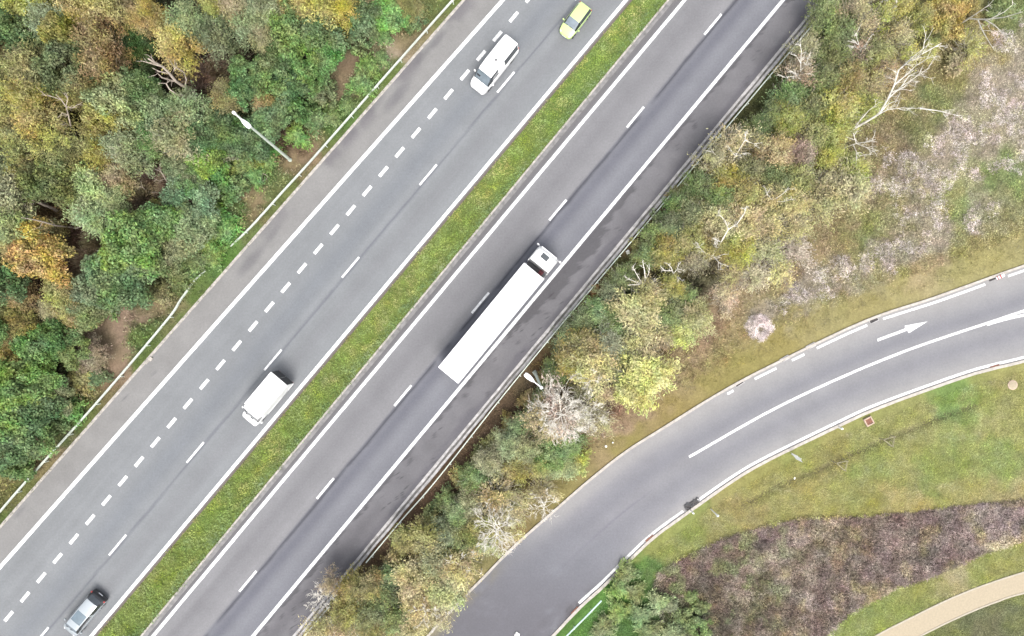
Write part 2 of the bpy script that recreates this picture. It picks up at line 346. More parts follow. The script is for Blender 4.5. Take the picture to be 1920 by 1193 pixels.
# ---- slip road
TOP = catmull([(2700, 300), (2300, 385), (2100, 440), (1920, 497), (1754, 556), (1618.5, 602), (1440, 687), (1345, 738), (1240, 803), (1171, 847), (1101, 902), (1030, 964), (960, 1026), (905, 1082), (850, 1138), (797, 1196), (640, 1370), (420, 1640)], 14)
BOT = catmull([(2760, 520), (2400, 570), (2120, 628), (1920, 680), (1865, 693), (1800, 712), (1651, 766), (1573, 801), (1440, 866), (1375, 904), (1287, 966), (1219, 1017), (1136, 1098), (1093, 1137), (1040.5, 1192), (900, 1345), (660, 1640)], 14)
NR = 420
Tr, Br = resample(TOP, NR), resample(BOT, NR)
def col_ramp(PX, PY, f):
    c = np.ones(PX.shape + (3,)) * np.array([183, 182, 184.])
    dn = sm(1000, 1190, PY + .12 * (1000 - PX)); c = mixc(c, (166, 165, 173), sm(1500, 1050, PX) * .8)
    c += (fbm(PX * .6, PY, 41, 4, .03)[..., None] - .5) * 12
    c = mixc(c, (204, 201, 198), .75 * np.clip(sm(.26, .06, f) + sm(.78, .95, f), 0, 1))
    c = mixc(c, (158, 158, 166), .75 * (bell(f, .36, .09) + .8 * bell(f, .66, .1)))
    c = mixc(c, (150, 148, 160), .7 * bell(f, .535, .012) * sm(1360, 1240, PX) * sm(900, 960, PY))
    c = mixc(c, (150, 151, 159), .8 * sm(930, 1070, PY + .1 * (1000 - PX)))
    n = fbm(PX, PY, 43, 5, .03)
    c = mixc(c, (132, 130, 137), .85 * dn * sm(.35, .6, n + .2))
    e = sm(1040, 1120, PY) * np.clip(sm(.16, .02, f), 0, 1); c = mixc(c, (178, 168, 132), .8 * e * sm(.3, .55, n))
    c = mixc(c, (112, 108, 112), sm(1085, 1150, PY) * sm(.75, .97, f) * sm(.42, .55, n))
    return c
f = np.linspace(0, 1, 70)
PX = Tr[:, :1] * (1 - f) + Br[:, :1] * f; PY = Tr[:, 1:] * (1 - f) + Br[:, 1:] * f
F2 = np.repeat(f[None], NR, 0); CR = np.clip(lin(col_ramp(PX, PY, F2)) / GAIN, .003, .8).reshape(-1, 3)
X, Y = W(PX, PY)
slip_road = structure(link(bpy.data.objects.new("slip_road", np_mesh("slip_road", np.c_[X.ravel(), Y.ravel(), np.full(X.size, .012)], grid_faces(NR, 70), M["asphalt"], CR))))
# ---- strips: markings, kerbs, gutters
def strip(mb, P, w, z0, z1, wob=0.0, seed=1, closed=True):
    """a raised band of width w px along the plan polyline P"""
    P = np.asarray(P, float); a = offset(P, w / 2); b = offset(P, -w / 2)
    if wob:
        n = (fbm(P[:, 0], P[:, 1], seed, 3, .05) - .5) * wob
        a = offset(P, w / 2); a += (a - P) / (w / 2) * n[:, None]
    n = len(P); ax, ay = W(a[:, 0], a[:, 1]); bx, by = W(b[:, 0], b[:, 1])
    vs = []
    for i in range(n):
        vs += [(ax[i], ay[i], z0), (ax[i], ay[i], z1), (bx[i], by[i], z1), (bx[i], by[i], z0)]
    fs = []
    for i in range(n - 1):
        q = i * 4
        fs.append((q + 1, q + 2, q + 6, q + 5))
        if closed: fs += [(q, q + 1, q + 5, q + 4), (q + 2, q + 3, q + 7, q + 6)]
    if closed: fs += [(0, 1, 2, 3), ((n - 1) * 4 + 3, (n - 1) * 4 + 2, (n - 1) * 4 + 1, (n - 1) * 4)]
    mb.add(vs, fs)
def part_strip(name, P, w, z0, z1, mat, parent, wob=0.0, closed=True):
    mb = MB(); strip(mb, P, w, z0, z1, wob, closed=closed); return mb.build(name, mat, parent, fixn=False)
def straight(name, y0=-1500, y1=2700, n=160, dx=0.0):
    y = np.linspace(y0, y1, n); return np.c_[lx(name, y) + dx, y]
ZP0, ZP1 = .013, .017
for nm, w, road in (("edge1", 6.9, left_road), ("edge2", 6.3, left_road), ("edge3", 6.0, right_road), ("edge4", 6.0, right_road)):
    part_strip("edge_line", straight(nm, n=600), w, ZP0, ZP1, M["paint"], road, .8, closed=False)
def dashes(name, line, centres, half, w, parent):
    mb = MB(); k = LN[line][1]; L = math.hypot(1, k)
    for cy in centres:
        y0, y1 = cy - half / L, cy + half / L; y = np.linspace(y0, y1, 5)
        strip(mb, np.c_[lx(line, y), y], w, ZP0, ZP1, .6, closed=False)
    return mb.build(name, M["paint"], parent, fixn=False)
per = 226.5 / math.hypot(1, .8388)
dashes("lane_line", "lane1", [328 + per * k for k in range(-10, 14)], 25, 3.9, left_road)
per2 = 226.7 / math.hypot(1, .835)
dashes("lane_line", "lane2", [220 + per2 * k for k in range(-9, 14)], 25, 4.2, right_road)
dashes("short_dash_line", "short", [322 + 36.25 * k for k in range(-30, 50)], 11.8, 6.2, left_road)
part_strip("kerb", straight("kerbL", n=500, dx=-2), 5, -.02, .05, M["concrete"], left_road, 1.5)
part_strip("kerb", straight("gut", n=500, dx=-4.5), 9, -.02, .045, M["concrete_mid"], right_road, 1.0)
part_strip("kerb_rim", straight("gut", n=500, dx=-10.5), 3.4, -.02, .085, M["concrete"], right_road, .6)
part_strip("gutter_bed", straight("shoR", n=500, dx=8.5), 14, -.05, .016, M["concrete_dark"], right_road, 2.0)
part_strip("gutter", straight("shoR", n=500, dx=3), 4.5, -.03, .03, M["concrete_grey"], right_road, 3.0)
part_strip("gutter_rim", straight("gutR", n=500, dx=1), 4.5, -.03, .05, M["concrete_grey"], right_road, 3.5)
part_strip("kerb", offset(Tr, 1.5), 4.6, -.03, .10, M["kerb_white"], slip_road, 1.2)
part_strip("kerb", offset(Br, -2.5), 5.5, -.03, .10, M["kerb_white"], slip_road, 1.0)
def cut(P, x0, x1):
    P = P[(P[:, 0] >= x0) & (P[:, 0] <= x1)]; return P
Bi = offset(Br, -9.6); part_strip("edge_line", resample(cut(Bi, 1292, 2700), 200), 4.8, ZP0, ZP1, M["paint"], slip_road, .6, closed=False)
part_strip("edge_line", resample(cut(Bi, 1085, 1284), 60), 5.0, ZP0, ZP1, M["paint_worn"], slip_road, 2.5, closed=False)
mb = MB(); Ti = offset(Tr, 10.2)
for x0, x1 in ((1885, 2700), (1650, 1852), (1527, 1627), (1481, 1513), (1411, 1461), (1360, 1378)):
    strip(mb, resample(cut(Ti, x0, x1), max(5, int((x1 - x0) / 8))), 4.4, ZP0, ZP1, .8, closed=False)
mb.build("edge_line", M["paint"], slip_road, fixn=False)
mb = MB(); strip(mb, resample(catmull([(2300, 462), (2000, 556), (1920, 583), (1872, 599), (1706.5, 655), (1570, 711), (1440, 773), (1292, 857)], 10), 120), 4.7, ZP0, ZP1, .7, closed=False)
strip(mb, resample(catmull([(2300, 520), (2000, 574), (1925, 590), (1880, 600), (1850, 609)], 8), 40), 5.2, ZP0 + .004, ZP1 + .004, .6, closed=False)
mb.build("centre_line", M["paint"], slip_road, fixn=False)
ar = [(1645.5, 640.5), (1644.5, 635.5), (1697, 616), (1696, 611), (1739, 603), (1704, 625), (1701, 620)]
mb = MB(); mb.add([(*W(*p), ZP1) for p in ar], [(0, 1, 2, 6), (3, 4, 5), (2, 3, 5, 6)][:1] + [(6, 2, 3, 4, 5)])
mb.build("turn_arrow", M["paint"], slip_road, fixn=True)
# ---- footpath
PA = resample(catmull([(2300, 985), (2080, 1030), (1920, 1073), (1802, 1114), (1691, 1167), (1636, 1196), (1500, 1275), (1330, 1400)], 10), 150)
PB = resample(catmull([(2330, 1010), (2090, 1072), (1920, 1112), (1867, 1129), (1805, 1154), (1719, 1196), (1600, 1262), (1400, 1415)], 10), 150)
mb = MB(); vs = []
for a, b in zip(PA, PB): vs += [(*W(*a), .02), (*W(*b), .02)]
mb.add(vs, [(2 * i, 2 * i + 1, 2 * i + 3, 2 * i + 2) for i in range(149)])
footpath = structure(mb.build("footpath", M["path"]))
part_strip("edging", PA, 3, -.02, .05, M["path_edge"], footpath, .8)
part_strip("edging", PB, 3, -.02, .05, M["path_edge"], footpath, .8)
# ---- ground colours from survey points (what covers the soil there)
SOIL = (176, 148, 124)
KP = [  # left wood floor and verge
 (60, 60, (120, 116, 70)), (200, 60, (96, 98, 60)), (240, 60, (62, 74, 46)), (330, 130, (100, 84, 66)), (420, 100, (88, 72, 58)), (370, 140, (112, 92, 76)), (300, 170, (78, 74, 52)),
 (120, 180, (110, 108, 64)), (110, 280, (104, 98, 62)), (190, 250, (110, 96, 62)), (300, 260, (104, 112, 78)), (200, 340, (128, 102, 76)), (275, 330, (140, 112, 84)), (100, 390, (134, 108, 70)),
 (150, 470, (126, 100, 80)), (170, 520, (130, 104, 84)), (185, 430, (100, 80, 66)), (60, 570, (128, 108, 78)), (70, 590, (146, 116, 92)), (130, 600, (110, 92, 70)), (20, 640, (112, 98, 66)),
 (260, 370, (132, 110, 88)), (310, 345, (120, 98, 80)), (350, 380, (84, 104, 76)), (400, 400, (106, 150, 68)), (420, 470, (110, 158, 66)), (370, 490, (104, 140, 66)), (330, 500, (112, 122, 76)),
 (290, 540, (126, 130, 82)), (235, 592, SOIL), (225, 612, SOIL), (315, 562, (166, 142, 108)), (270, 640, (108, 132, 66)), (220, 690, SOIL), (205, 705, (160, 134, 100)), (180, 730, (136, 130, 80)),
 (140, 790, (110, 130, 66)), (100, 825, SOIL), (70, 870, (160, 142, 96)), (25, 905, (158, 142, 92)), (5, 930, (120, 122, 66)), (40, 860, (92, 116, 58)), (60, 760, (84, 112, 56)), (130, 690, (108, 112, 72)),
 (480, 200, (84, 104, 60)), (520, 180, (88, 82, 58)), (560, 130, (70, 104, 56)), (545, 250, (104, 80, 60)), (590, 210, (92, 132, 66)), (560, 300, (140, 126, 84)), (575, 285, (182, 150, 122)), (500, 330, (104, 138, 70)),
 (485, 360, (168, 142, 110)), (475, 375, (160, 138, 100)), (460, 330, (96, 138, 64)), (440, 380, (104, 136, 66)), (610, 230, (104, 142, 66)), (640, 190, (104, 150, 64)),
 (632, 170, (182, 152, 126)), (655, 135, (174, 146, 120)), (665, 105, (170, 142, 116)), (690, 68, (140, 112, 84)), (640, 150, (166, 140, 108)), (736, 92, (214, 192, 170)), (728, 86, (206, 182, 158)), (745, 100, (200, 178, 150)), (762, 70, (160, 142, 104)),
 (700, 110, (112, 136, 66)), (690, 150, (106, 150, 62)), (720, 60, (104, 136, 66)), (770, 30, (140, 136, 84)), (800, 10, (130, 140, 78)), (660, 60, (92, 124, 60)),
 (850, 20, (128, 146, 74)), (740, 145, (120, 142, 68)), (620, 285, (120, 138, 70)), (530, 375, (124, 138, 72)), (430, 470, (112, 148, 66)), (360, 560, (116, 142, 66)), (280, 660, (116, 138, 64)), (170, 790, (122, 134, 70)), (60, 915, (120, 130, 66)), (10, 970, (110, 130, 62)),
 # strip between the roads
 (1560, 20, (118, 134, 72)), (1600, 60, (140, 132, 90)), (1500, 120, (120, 122, 72)), (1660, 60, (132, 124, 86)), (1740, 60, (150, 146, 80)), (1850, 60, (176, 160, 96)), (1820, 110, (172, 152, 92)), (1900, 30, (120, 146, 76)),
 (1480, 190, (112, 122, 70)), (1560, 170, (130, 132, 72)), (1620, 150, (146, 140, 84)), (1700, 150, (170, 146, 104)), (1780, 150, (154, 144, 82)), (1760, 185, (132, 150, 80)), (1700, 240, (132, 142, 78)), (1660, 270, (164, 140, 106)), (1640, 320, (146, 138, 88)), (1700, 175, (184, 164, 106)),
 (1400, 260, (110, 112, 66)), (1460, 300, (92, 96, 58)), (1520, 300, (128, 124, 72)), (1560, 330, (150, 140, 86)), (1500, 400, (144, 136, 82)), (1560, 420, (176, 158, 108)), (1530, 470, (180, 156, 112)), (1600, 470, (176, 168, 96)), (1470, 520, (172, 148, 112)),
 (1300, 330, (128, 122, 74)), (1330, 370, (96, 110, 62)), (1260, 400, (118, 112, 70)), (1235, 425, (146, 104, 76)), (1200, 460, (128, 108, 72)), (1250, 460, (96, 106, 62)), (1310, 450, (110, 112, 70)), (1160, 500, (116, 118, 66)), (1130, 530, (132, 108, 70)), (1100, 570, (124, 100, 70)),
 (1330, 530, (142, 112, 90)), (1370, 540, (182, 154, 124)), (1400, 510, (190, 164, 128)), (1300, 570, (136, 144, 80)), (1340, 600, (186, 156, 124)), (1380, 580, (188, 164, 116)), (1440, 560, (182, 168, 110)),
 (1240, 560, (104, 106, 64)), (1180, 560, (96, 108, 66)), (1080, 630, (88, 98, 62)), (1040, 650, (118, 110, 68)), (1020, 680, (126, 100, 70)), (1000, 720, (120, 104, 76)), (960, 770, (122, 100, 76)), (930, 800, (128, 104, 78)), (1130, 750, (126, 100, 78)), (1160, 745, (152, 106, 86)),
 (1200, 760, (186, 160, 124)), (1160, 790, (190, 162, 128)), (1250, 700, (184, 162, 114)), (1300, 700, (176, 160, 100)), (1350, 660, (180, 160, 110)), (1310, 640, (188, 160, 124)), (1400, 680, (164, 156, 84)), (1240, 770, (168, 150, 84)), (1130, 860, (176, 154, 108)), (1100, 870, (168, 152, 96)), (1060, 910, (160, 148, 86)), (1170, 830, (166, 154, 80)), (1340, 720, (166, 154, 84)),
 (870, 870, (132, 106, 80)), (835, 910, (130, 104, 78)), (800, 940, (138, 108, 82)), (790, 970, (132, 106, 80)), (740, 1020, (134, 106, 80)), (720, 1050, (130, 106, 80)), (700, 1070, (120, 104, 72)), (900, 930, (104, 112, 66)), (880, 1000, (104, 104, 64)), (960, 940, (150, 136, 82)), (930, 1000, (172, 154, 96)), (950, 990, (166, 142, 90)), (890, 1060, (150, 144, 88)), (880, 1090, (172, 158, 104)), (830, 1140, (176, 166, 106)), (790, 1180, (168, 158, 100)), (760, 1150, (150, 144, 90)), (690, 1120, (96, 102, 62)), (640, 1160, (130, 122, 80)), (600, 1180, (176, 156, 108)),
 # heath and verge on the right
 (1900, 100, (196, 182, 172)), (1880, 160, (200, 186, 176)), (1900, 240, (188, 178, 162)), (1840, 190, (186, 176, 152)), (1800, 250, (196, 182, 170)), (1860, 280, (192, 180, 160)), (1760, 300, (196, 180, 168)), (1700, 330, (190, 176, 156)), (1820, 330, (178, 178, 138)), (1730, 390, (192, 178, 160)), (1640, 350, (184, 166, 148)), (1680, 380, (168, 166, 110)), (1640, 440, (150, 166, 86)), (1620, 460, (142, 160, 86)), (1700, 440, (186, 176, 142)), (1860, 330, (126, 162, 84)), (1900, 330, (132, 162, 90)), (1880, 380, (150, 158, 104)), (1800, 400, (130, 166, 84)), (1780, 380, (168, 172, 96)), (1760, 430, (196, 184, 178)), (1840, 400, (196, 186, 180)), (1700, 460, (196, 184, 178)), (1660, 480, (194, 182, 176)), (1580, 500, (194, 182, 176)), (1540, 530, (190, 180, 170)), (1480, 555, (190, 180, 170)), (1440, 590, (186, 174, 156)),
 (1900, 430, (176, 168, 100)), (1800, 470, (172, 166, 90)), (1850, 470, (182, 172, 96)), (1700, 520, (176, 168, 92)), (1620, 560, (172, 160, 88)), (1560, 560, (168, 160, 84)), (1500, 600, (172, 160, 88)), (1450, 640, (174, 160, 88)), (1420, 660, (172, 158, 88)), (1380, 690, (170, 158, 86)), (1722, 508, (202, 176, 132)),
 # lawn below the slip road
 (1900, 710, (172, 168, 96)), (1860, 740, (164, 170, 90)), (1790, 745, (136, 166, 84)), (1720, 780, (168, 168, 96)), (1640, 800, (166, 168, 92)), (1560, 830, (170, 164, 92)), (1500, 840, (162, 166, 86)), (1440, 890, (168, 164, 88)), (1380, 920, (172, 166, 94)), (1300, 980, (156, 166, 86)), (1250, 1020, (162, 166, 86)), (1210, 1040, (156, 160, 82)),
 (1900, 780, (170, 170, 100)), (1850, 800, (178, 176, 108)), (1800, 850, (160, 172, 90)), (1880, 860, (156, 172, 92)), (1700, 870, (172, 172, 100)), (1740, 900, (156, 168, 84)), (1620, 880, (160, 170, 90)), (1580, 920, (168, 170, 94)), (1520, 930, (176, 168, 98)), (1460, 940, (168, 166, 90)), (1400, 960, (176, 164, 104)), (1340, 1010, (164, 160, 92)), (1900, 910, (176, 176, 118)), (1820, 920, (178, 172, 100)), (1700, 945, (186, 172, 104)), (1900, 925, (190, 172, 112)), (1600, 955, (164, 160, 84)),
 # brown heath bank
 (1850, 960, (140, 124, 120)), (1780, 975, (132, 116, 110)), (1900, 980, (142, 126, 122)), (1700, 990, (136, 118, 108)), (1620, 985, (120, 102, 90)), (1560, 1000, (132, 118, 92)), (1500, 1000, (142, 124, 114)), (1440, 1010, (140, 122, 114)), (1390, 1030, (134, 116, 100)), (1330, 1050, (128, 110, 100)), (1280, 1075, (124, 106, 96)), (1250, 1100, (118, 102, 86)), (1800, 1030, (136, 120, 112)), (1720, 1050, (128, 112, 104)), (1650, 1040, (140, 124, 116)), (1650, 1100, (126, 110, 98)), (1560, 1080, (134, 118, 108)), (1490, 1060, (138, 124, 108)), (1440, 1090, (118, 116, 82)), (1380, 1090, (126, 110, 96)), (1320, 1110, (112, 100, 84)), (1560, 1140, (118, 102, 92)), (1480, 1150, (122, 106, 94)), (1420, 1150, (110, 108, 78)), (1370, 1160, (116, 104, 88)), (1300, 1160, (92, 104, 70)), (1520, 1185, (132, 116, 104)), (1440, 1190, (120, 108, 90)),
 (1180, 1080, (112, 152, 72)), (1160, 1110, (104, 156, 66)), (1210, 1100, (104, 138, 66)), (1190, 1140, (92, 126, 62)), (1130, 1150, (108, 156, 66)), (1080, 1190, (104, 148, 64)), (1240, 1140, (88, 108, 60)), (1150, 1190, (92, 124, 62)), (1230, 1180, (88, 116, 62)),
 # below the heath
 (1900, 1040, (168, 168, 90)), (1820, 1070, (160, 168, 86)), (1740, 1110, (164, 166, 86)), (1660, 1150, (156, 168, 84)), (1590, 1180, (150, 164, 84)), (1880, 1025, (190, 176, 138)), (1780, 1072, (188, 174, 130)), (1560, 1195, (156, 164, 88)), (1880, 1160, (128, 132, 90)), (1850, 1180, (132, 130, 94)), (1780, 1190, (140, 144, 84)), (1900, 1130, (142, 148, 84)), (1820, 1170, (120, 126, 84)), (1750, 1195, (140, 150, 84)),
 # median
 (1200, 40, (136, 162, 70)), (1080, 180, (128, 158, 70)), (960, 320, (136, 158, 70)), (820, 480, (138, 158, 70)), (700, 630, (140, 160, 70)), (560, 800, (134, 156, 68)), (420, 960, (132, 154, 68)), (300, 1100, (138, 156, 70)), (230, 1190, (130, 150, 70)),
]
KX = np.array([k[0] for k in KP], float); KY = np.array([k[1] for k in KP], float); KC = np.array([k[2] for k in KP], float)
HEATH = np.array([(2100, 915), (1920, 935), (1838, 943), (1700, 962), (1600, 970), (1497, 973), (1440, 985), (1380, 1000), (1300, 1035), (1232, 1073), (1222, 1110), (1250, 1200), (1540, 1200), (1590, 1150), (1640, 1125), (1690, 1100), (1760, 1075), (1840, 1040), (1920, 1012), (2100, 970)], float)
def inside(P, x, y):
    x = np.asarray(x, float); y = np.asarray(y, float); c = np.zeros(x.shape, bool); j = len(P) - 1
    for i in range(len(P)):
        xi, yi = P[i]; xj, yj = P[j]
        c ^= ((yi > y) != (yj > y)) & (x < (xj - xi) * (y - yi) / (yj - yi + 1e-9) + xi); j = i
    return c
KH = inside(HEATH, KX, KY)
# the slope at the upper right: drier, straw coloured undertone
_t = ((KX > 1480) & (KY < 640))[:, None]; KCT = np.where(_t, KC * .66 + np.array([184, 172, 122.]) * .34, KC)
def cover(px, py, soft=24.0, power=2.3):
    px = np.asarray(px, float).ravel(); py = np.asarray(py, float).ravel(); out = np.empty((len(px), 3))
    jx = (fbm(px, py, 51, 5, .035) - .5) * 95; jy = (fbm(px, py, 52, 5, .035) - .5) * 95
    for i in range(0, len(px), 20000):
        s = slice(i, i + 20000)
        d2 = (px[s, None] + jx[s, None] - KX) ** 2 + (py[s, None] + jy[s, None] - KY) ** 2 + soft ** 2
        w = d2 ** (-power); hin = inside(HEATH, px[s], py[s]); w = w * np.where(hin[:, None] == KH[None], 1.0, .0004); w /= w.sum(1, keepdims=True); out[s] = w @ KCT
    return out
def ramp_side(px, py):
    """signed px distance from the slip road: >0 outside it"""
    px = np.asarray(px, float).ravel(); py = np.asarray(py, float).ravel(); out = np.empty(len(px))
    ctr = (Tr + Br)[::6] / 2; hw = np.linalg.norm(Tr - Br, axis=1)[::6] / 2
    for i in range(0, len(px), 20000):
        s = slice(i, i + 20000)
        d = np.hypot(px[s, None] - ctr[:, 0], py[s, None] - ctr[:, 1]) - hw; out[s] = d.min(1)
    return out
DITCH = np.array([(1400, 945), (1460, 912), (1530, 884), (1600, 850), (1680, 818), (1760, 785), (1830, 762)], float)
def ditch_d(px, py):
    px = np.asarray(px, float).ravel(); py = np.asarray(py, float).ravel(); d = np.full(len(px), 1e9)
    for a, b in zip(DITCH[:-1], DITCH[1:]):
        ab = b - a; t = np.clip(((px - a[0]) * ab[0] + (py - a[1]) * ab[1]) / (ab @ ab), 0, 1)
        d = np.minimum(d, np.hypot(px - a[0] - t * ab[0], py - a[1] - t * ab[1]))
    return d
def height(px, py):
    px = np.asarray(px, float).ravel(); py = np.asarray(py, float).ravel()
    inroad = np.minimum(px - (lx("kerbL", py) - 12), lx("railR", py) + 8 - px)      # >0 inside the motorway strip
    free = np.minimum(np.clip(-inroad / 60, 0, 1), np.clip((ramp_side(px, py) - 14) / 60, 0, 1))
    dp = np.min(np.hypot(px[:, None] - ((PA + PB) / 2)[::8, 0], py[:, None] - ((PA + PB) / 2)[::8, 1]), 1)
    free = np.minimum(free, np.clip((dp - 36) / 40, 0, 1))
    h = (fbm(px, py, 61, 4, .012) - .45) * .9 * free
    h -= .32 * np.exp(-(ditch_d(px, py) / 6.5) ** 2)
    return h - .03
gx = np.r_[-900, -600, -400, -250, -160, -110, -80, np.arange(-64, 64.01, .4), 80, 110, 160, 250, 400, 600, 900]
gy = np.r_[-900, -600, -400, -250, -160, -110, -80, -60, np.arange(-42, 42.01, .4), 60, 80, 110, 160, 250, 400, 600, 900]
GX, GY = np.meshgrid(gx, gy); gpx = GX.ravel() * PPM + 960; gpy = 596.5 - GY.ravel() * PPM
gc = cover(np.clip(gpx, -150, 2070), np.clip(gpy, -150, 1340))
dd = ditch_d(gpx, gpy); k = (np.exp(-(dd / 6) ** 2) * np.clip(.3 + fbm(gpx, gpy, 71, 3, .03), 0, 1))[:, None]
gc = gc * (1 - .85 * k) + np.array([120, 110, 88]) * .85 * k
hm = inside(HEATH, gpx, gpy + (fbm(gpx, gpy, 72, 3, .04) - .5) * 14)[:, None]
gc = np.where(hm, gc * .5 + np.array([126, 110, 98]) * .5, gc)
far = np.maximum(np.abs(GX), np.abs(GY)).ravel()
gz = np.where(far < 70, height(gpx, gpy), -.03)
ground = structure(link(bpy.data.objects.new("ground", np_mesh("ground", np.c_[GX.ravel(), GY.ravel(), gz], grid_faces(len(gy), len(gx)), M["ground"], np.clip((lin(gc) * .85 + lin(gc).mean(1, keepdims=True) * .15) / GAIN * 1.2, .004, .8)))))
def gz_at(px, py): return float(height([px], [py])[0])
# ================================================================= street furniture
def rail(name, label, pts, ztop, mat, group, post_every=4.0, sink=True, thick=.16, hgt=.31, ends=(True, True)):
    """W-section guardrail on posts; pts are survey px of the rail top"""
    P = resample(catmull(pts, 8), 90); X = np.array([W(p[0], p[1], ztop) for p in P])
    cum = np.r_[0, np.cumsum(np.linalg.norm(np.diff(X, axis=0), axis=1))]
    z = np.full(len(X), ztop)
    if ends[0]: z = np.minimum(z, .06 + ztop * np.clip(cum / 5.0, 0, 1))
    if ends[1]: z = np.minimum(z, .06 + ztop * np.clip((cum[-1] - cum) / 5.0, 0, 1))
    root = thing(name, label, "guardrail", (X[0][0], X[0][1], 0), 0, group); o = X[0]
    T = np.gradient(X, axis=0); T /= np.linalg.norm(T, axis=1)[:, None]; Nn = np.c_[T[:, 1], -T[:, 0]]
    prof = [(-.02, 0), (.05, -.02), (.085, -.07), (.05, -.12), (.0, -.155), (.05, -.19), (.085, -.24), (.05, -.29), (-.02, -.31), (-.055, -.31), (-.055, -.16), (-.055, 0)]
    prof = [(a * thick / .14, b * hgt / .31) for a, b in prof]; n = len(prof)
    vs = []; fs = []
    for i in range(len(X)):
        for a, b in prof: vs.append((X[i, 0] - o[0] + Nn[i, 0] * a, X[i, 1] - o[1] + Nn[i, 1] * a, max(z[i] + b, -.1 + b * .2)))
    for i in range(len(X) - 1):
        for k in range(n): fs.append((i * n + k, i * n + (k + 1) % n, (i + 1) * n + (k + 1) % n, (i + 1) * n + k))
    mb = MB(); mb.add(vs, fs); mb.build("rail", mat, root, 40)
    d = 1.5; pm = None
    while d < cum[-1] - .5:
        i = int(np.searchsorted(cum, d)); i = min(i, len(X) - 1)
        if z[i] > .35:
            if pm is None:
                m2 = MB(); m2.box(0, 0, .02, .07, .12, .98, 0, .008); pm = m2.mesh("post", M["galv"])
            p = link(bpy.data.objects.new("post", pm), root)
            p.location = (X[i, 0] - o[0] - Nn[i, 0] * .12, X[i, 1] - o[1] - Nn[i, 1] * .12, z[i] - ztop + .16)
            p.rotation_euler = (0, 0, math.atan2(T[i, 1], T[i, 0]))
        d += post_every
    return root
GR = "steel guardrails beside the motorway"
rail("guardrail", "pale steel guardrail beside the wood, ending below the bare soil patches", [(920, -78), (848, 0), (722, 142), (583, 300), (531, 357), (480, 413), (427, 461)], .75, M["galv"], GR, 4.0, ends=(False, True))
rail("guardrail", "pale steel guardrail bending into the grass at its upper end, beside the dense green bushes", [(379, 507), (360, 526), (336, 563), (312, 600), (182, 753), (50, 900), (-15, 975), (-60, 1027)], .75, M["galv"], GR, 4.0, ends=(True, False))
rail("guardrail", "thin dull guardrail along the roadside shrubs, passing under the short white lamp", [(1610, -57), (1563, 0), (1440, 147), (1312, 300), (1185, 452), (1060, 600), (938, 749), (819, 900), (752, 977), (686, 1056)], .7, M["galv"], GR, 4.0, ends=(False, False), thick=.10)
rail("guardrail", "short stub of dull guardrail half hidden in shrubs at the lower edge of the photo", [(618, 1138), (600, 1158), (572, 1192), (548, 1221)], .7, M["galv"], GR, 3.0, ends=(False, False), thick=.10)
rail("handrail", "blue grey steel rail in bright green grass below the slip road", [(1128, 1127), (1100, 1156), (1063, 1193), (1030, 1228)], .9, M["galv_blue"], GR, 2.5, ends=(False, False), thick=.12, hgt=.14)

def street_lamp(label, base, top, tip, H=16.0):
    bx, by = W(*base); tx, ty = W(*top, H); hx, hy = W(*tip, H)
    r = thing("street_lamp", label, "street lamp", (bx, by, -.05), 0, "white street lamps beside the motorway")
    L = lambda x, y, z: (x - bx, y - by, z + .05)
    mb = MB(); mb.tube([L(bx, by, -.1), L(bx + (tx - bx) * .5, by + (ty - by) * .5, H * .5), L(tx, ty, H)], [.16, .12, .085], 12); mb.build("pole", M["pole"], r, 40)
    mb = MB(); mb.box(0, 0, .09, .44, .44, .08, .6, .02); mb.lathe([(.2, .1), (.19, .5), (.15, .55)], (0, 0, 0), "Z", 14); mb.build("base_plate", M["pole"], r, 40)
    mb = MB(); mb.lathe([(.05, -.35), (.12, -.3), (.14, 0), (.12, .12), (.06, .16)], L(tx, ty, H), "Z", 16); mb.build("pole_cap", M["lampwhite"], r, 40)
    d = Vector((hx - tx, hy - ty, 0)); ln = d.length; d.normalize(); s = Vector((-d.y, d.x, 0))
    mb = MB(); p0 = Vector(L(tx, ty, H)); mb.tube([p0, p0 + d * (ln * .25) + Vector((0, 0, .06)), p0 + d * (ln * .6) + Vector((0, 0, .08))], [.055, .045, .045], 10); mb.build("arm", M["lampwhite"], r, 40)
    mb = MB(); a0, a1 = ln * .42, ln; n = 12; vs = []; fs = []; m = 10
    prof = [(0, .06), (.12, .10), (.3, .17), (.6, .21), (.85, .20), (1, .14)]
    for t, w in prof:
        c = p0 + d * (a0 + (a1 - a0) * t) + Vector((0, 0, .08))
        for k in range(n):
            a = 2 * math.pi * k / n; vs.append(c + s * (w * math.cos(a)) + Vector((0, 0, (.11 if math.sin(a) > 0 else .07) * math.sin(a))))
    for i in range(len(prof) - 1):
        for k in range(n): fs.append((i * n + k, i * n + (k + 1) % n, (i + 1) * n + (k + 1) % n, (i + 1) * n + k))
    fs += [tuple(range(n)), tuple(range((len(prof) - 1) * n, len(prof) * n))]
    mb.add(vs, fs); hd = mb.build("lamp_head", M["lampwhite"], r, 50)
    mb = MB(); c = p0 + d * (a0 + (a1 - a0) * .62) + Vector((0, 0, -.005)); mb.box(c.x, c.y, c.z, .5, .3, .05, math.atan2(d.y, d.x), .015); mb.build("lamp_lens", M["headlamp"], hd)
street_lamp("tall white street lamp on a grey pole leaning over the green bushes of the wood", (545, 301), (438.5, 211.5), (470, 240))
street_lamp("short looking white street lamp beside the guardrail, its pole hidden straight below it", (1003, 699), (1015, 727), (984, 701))

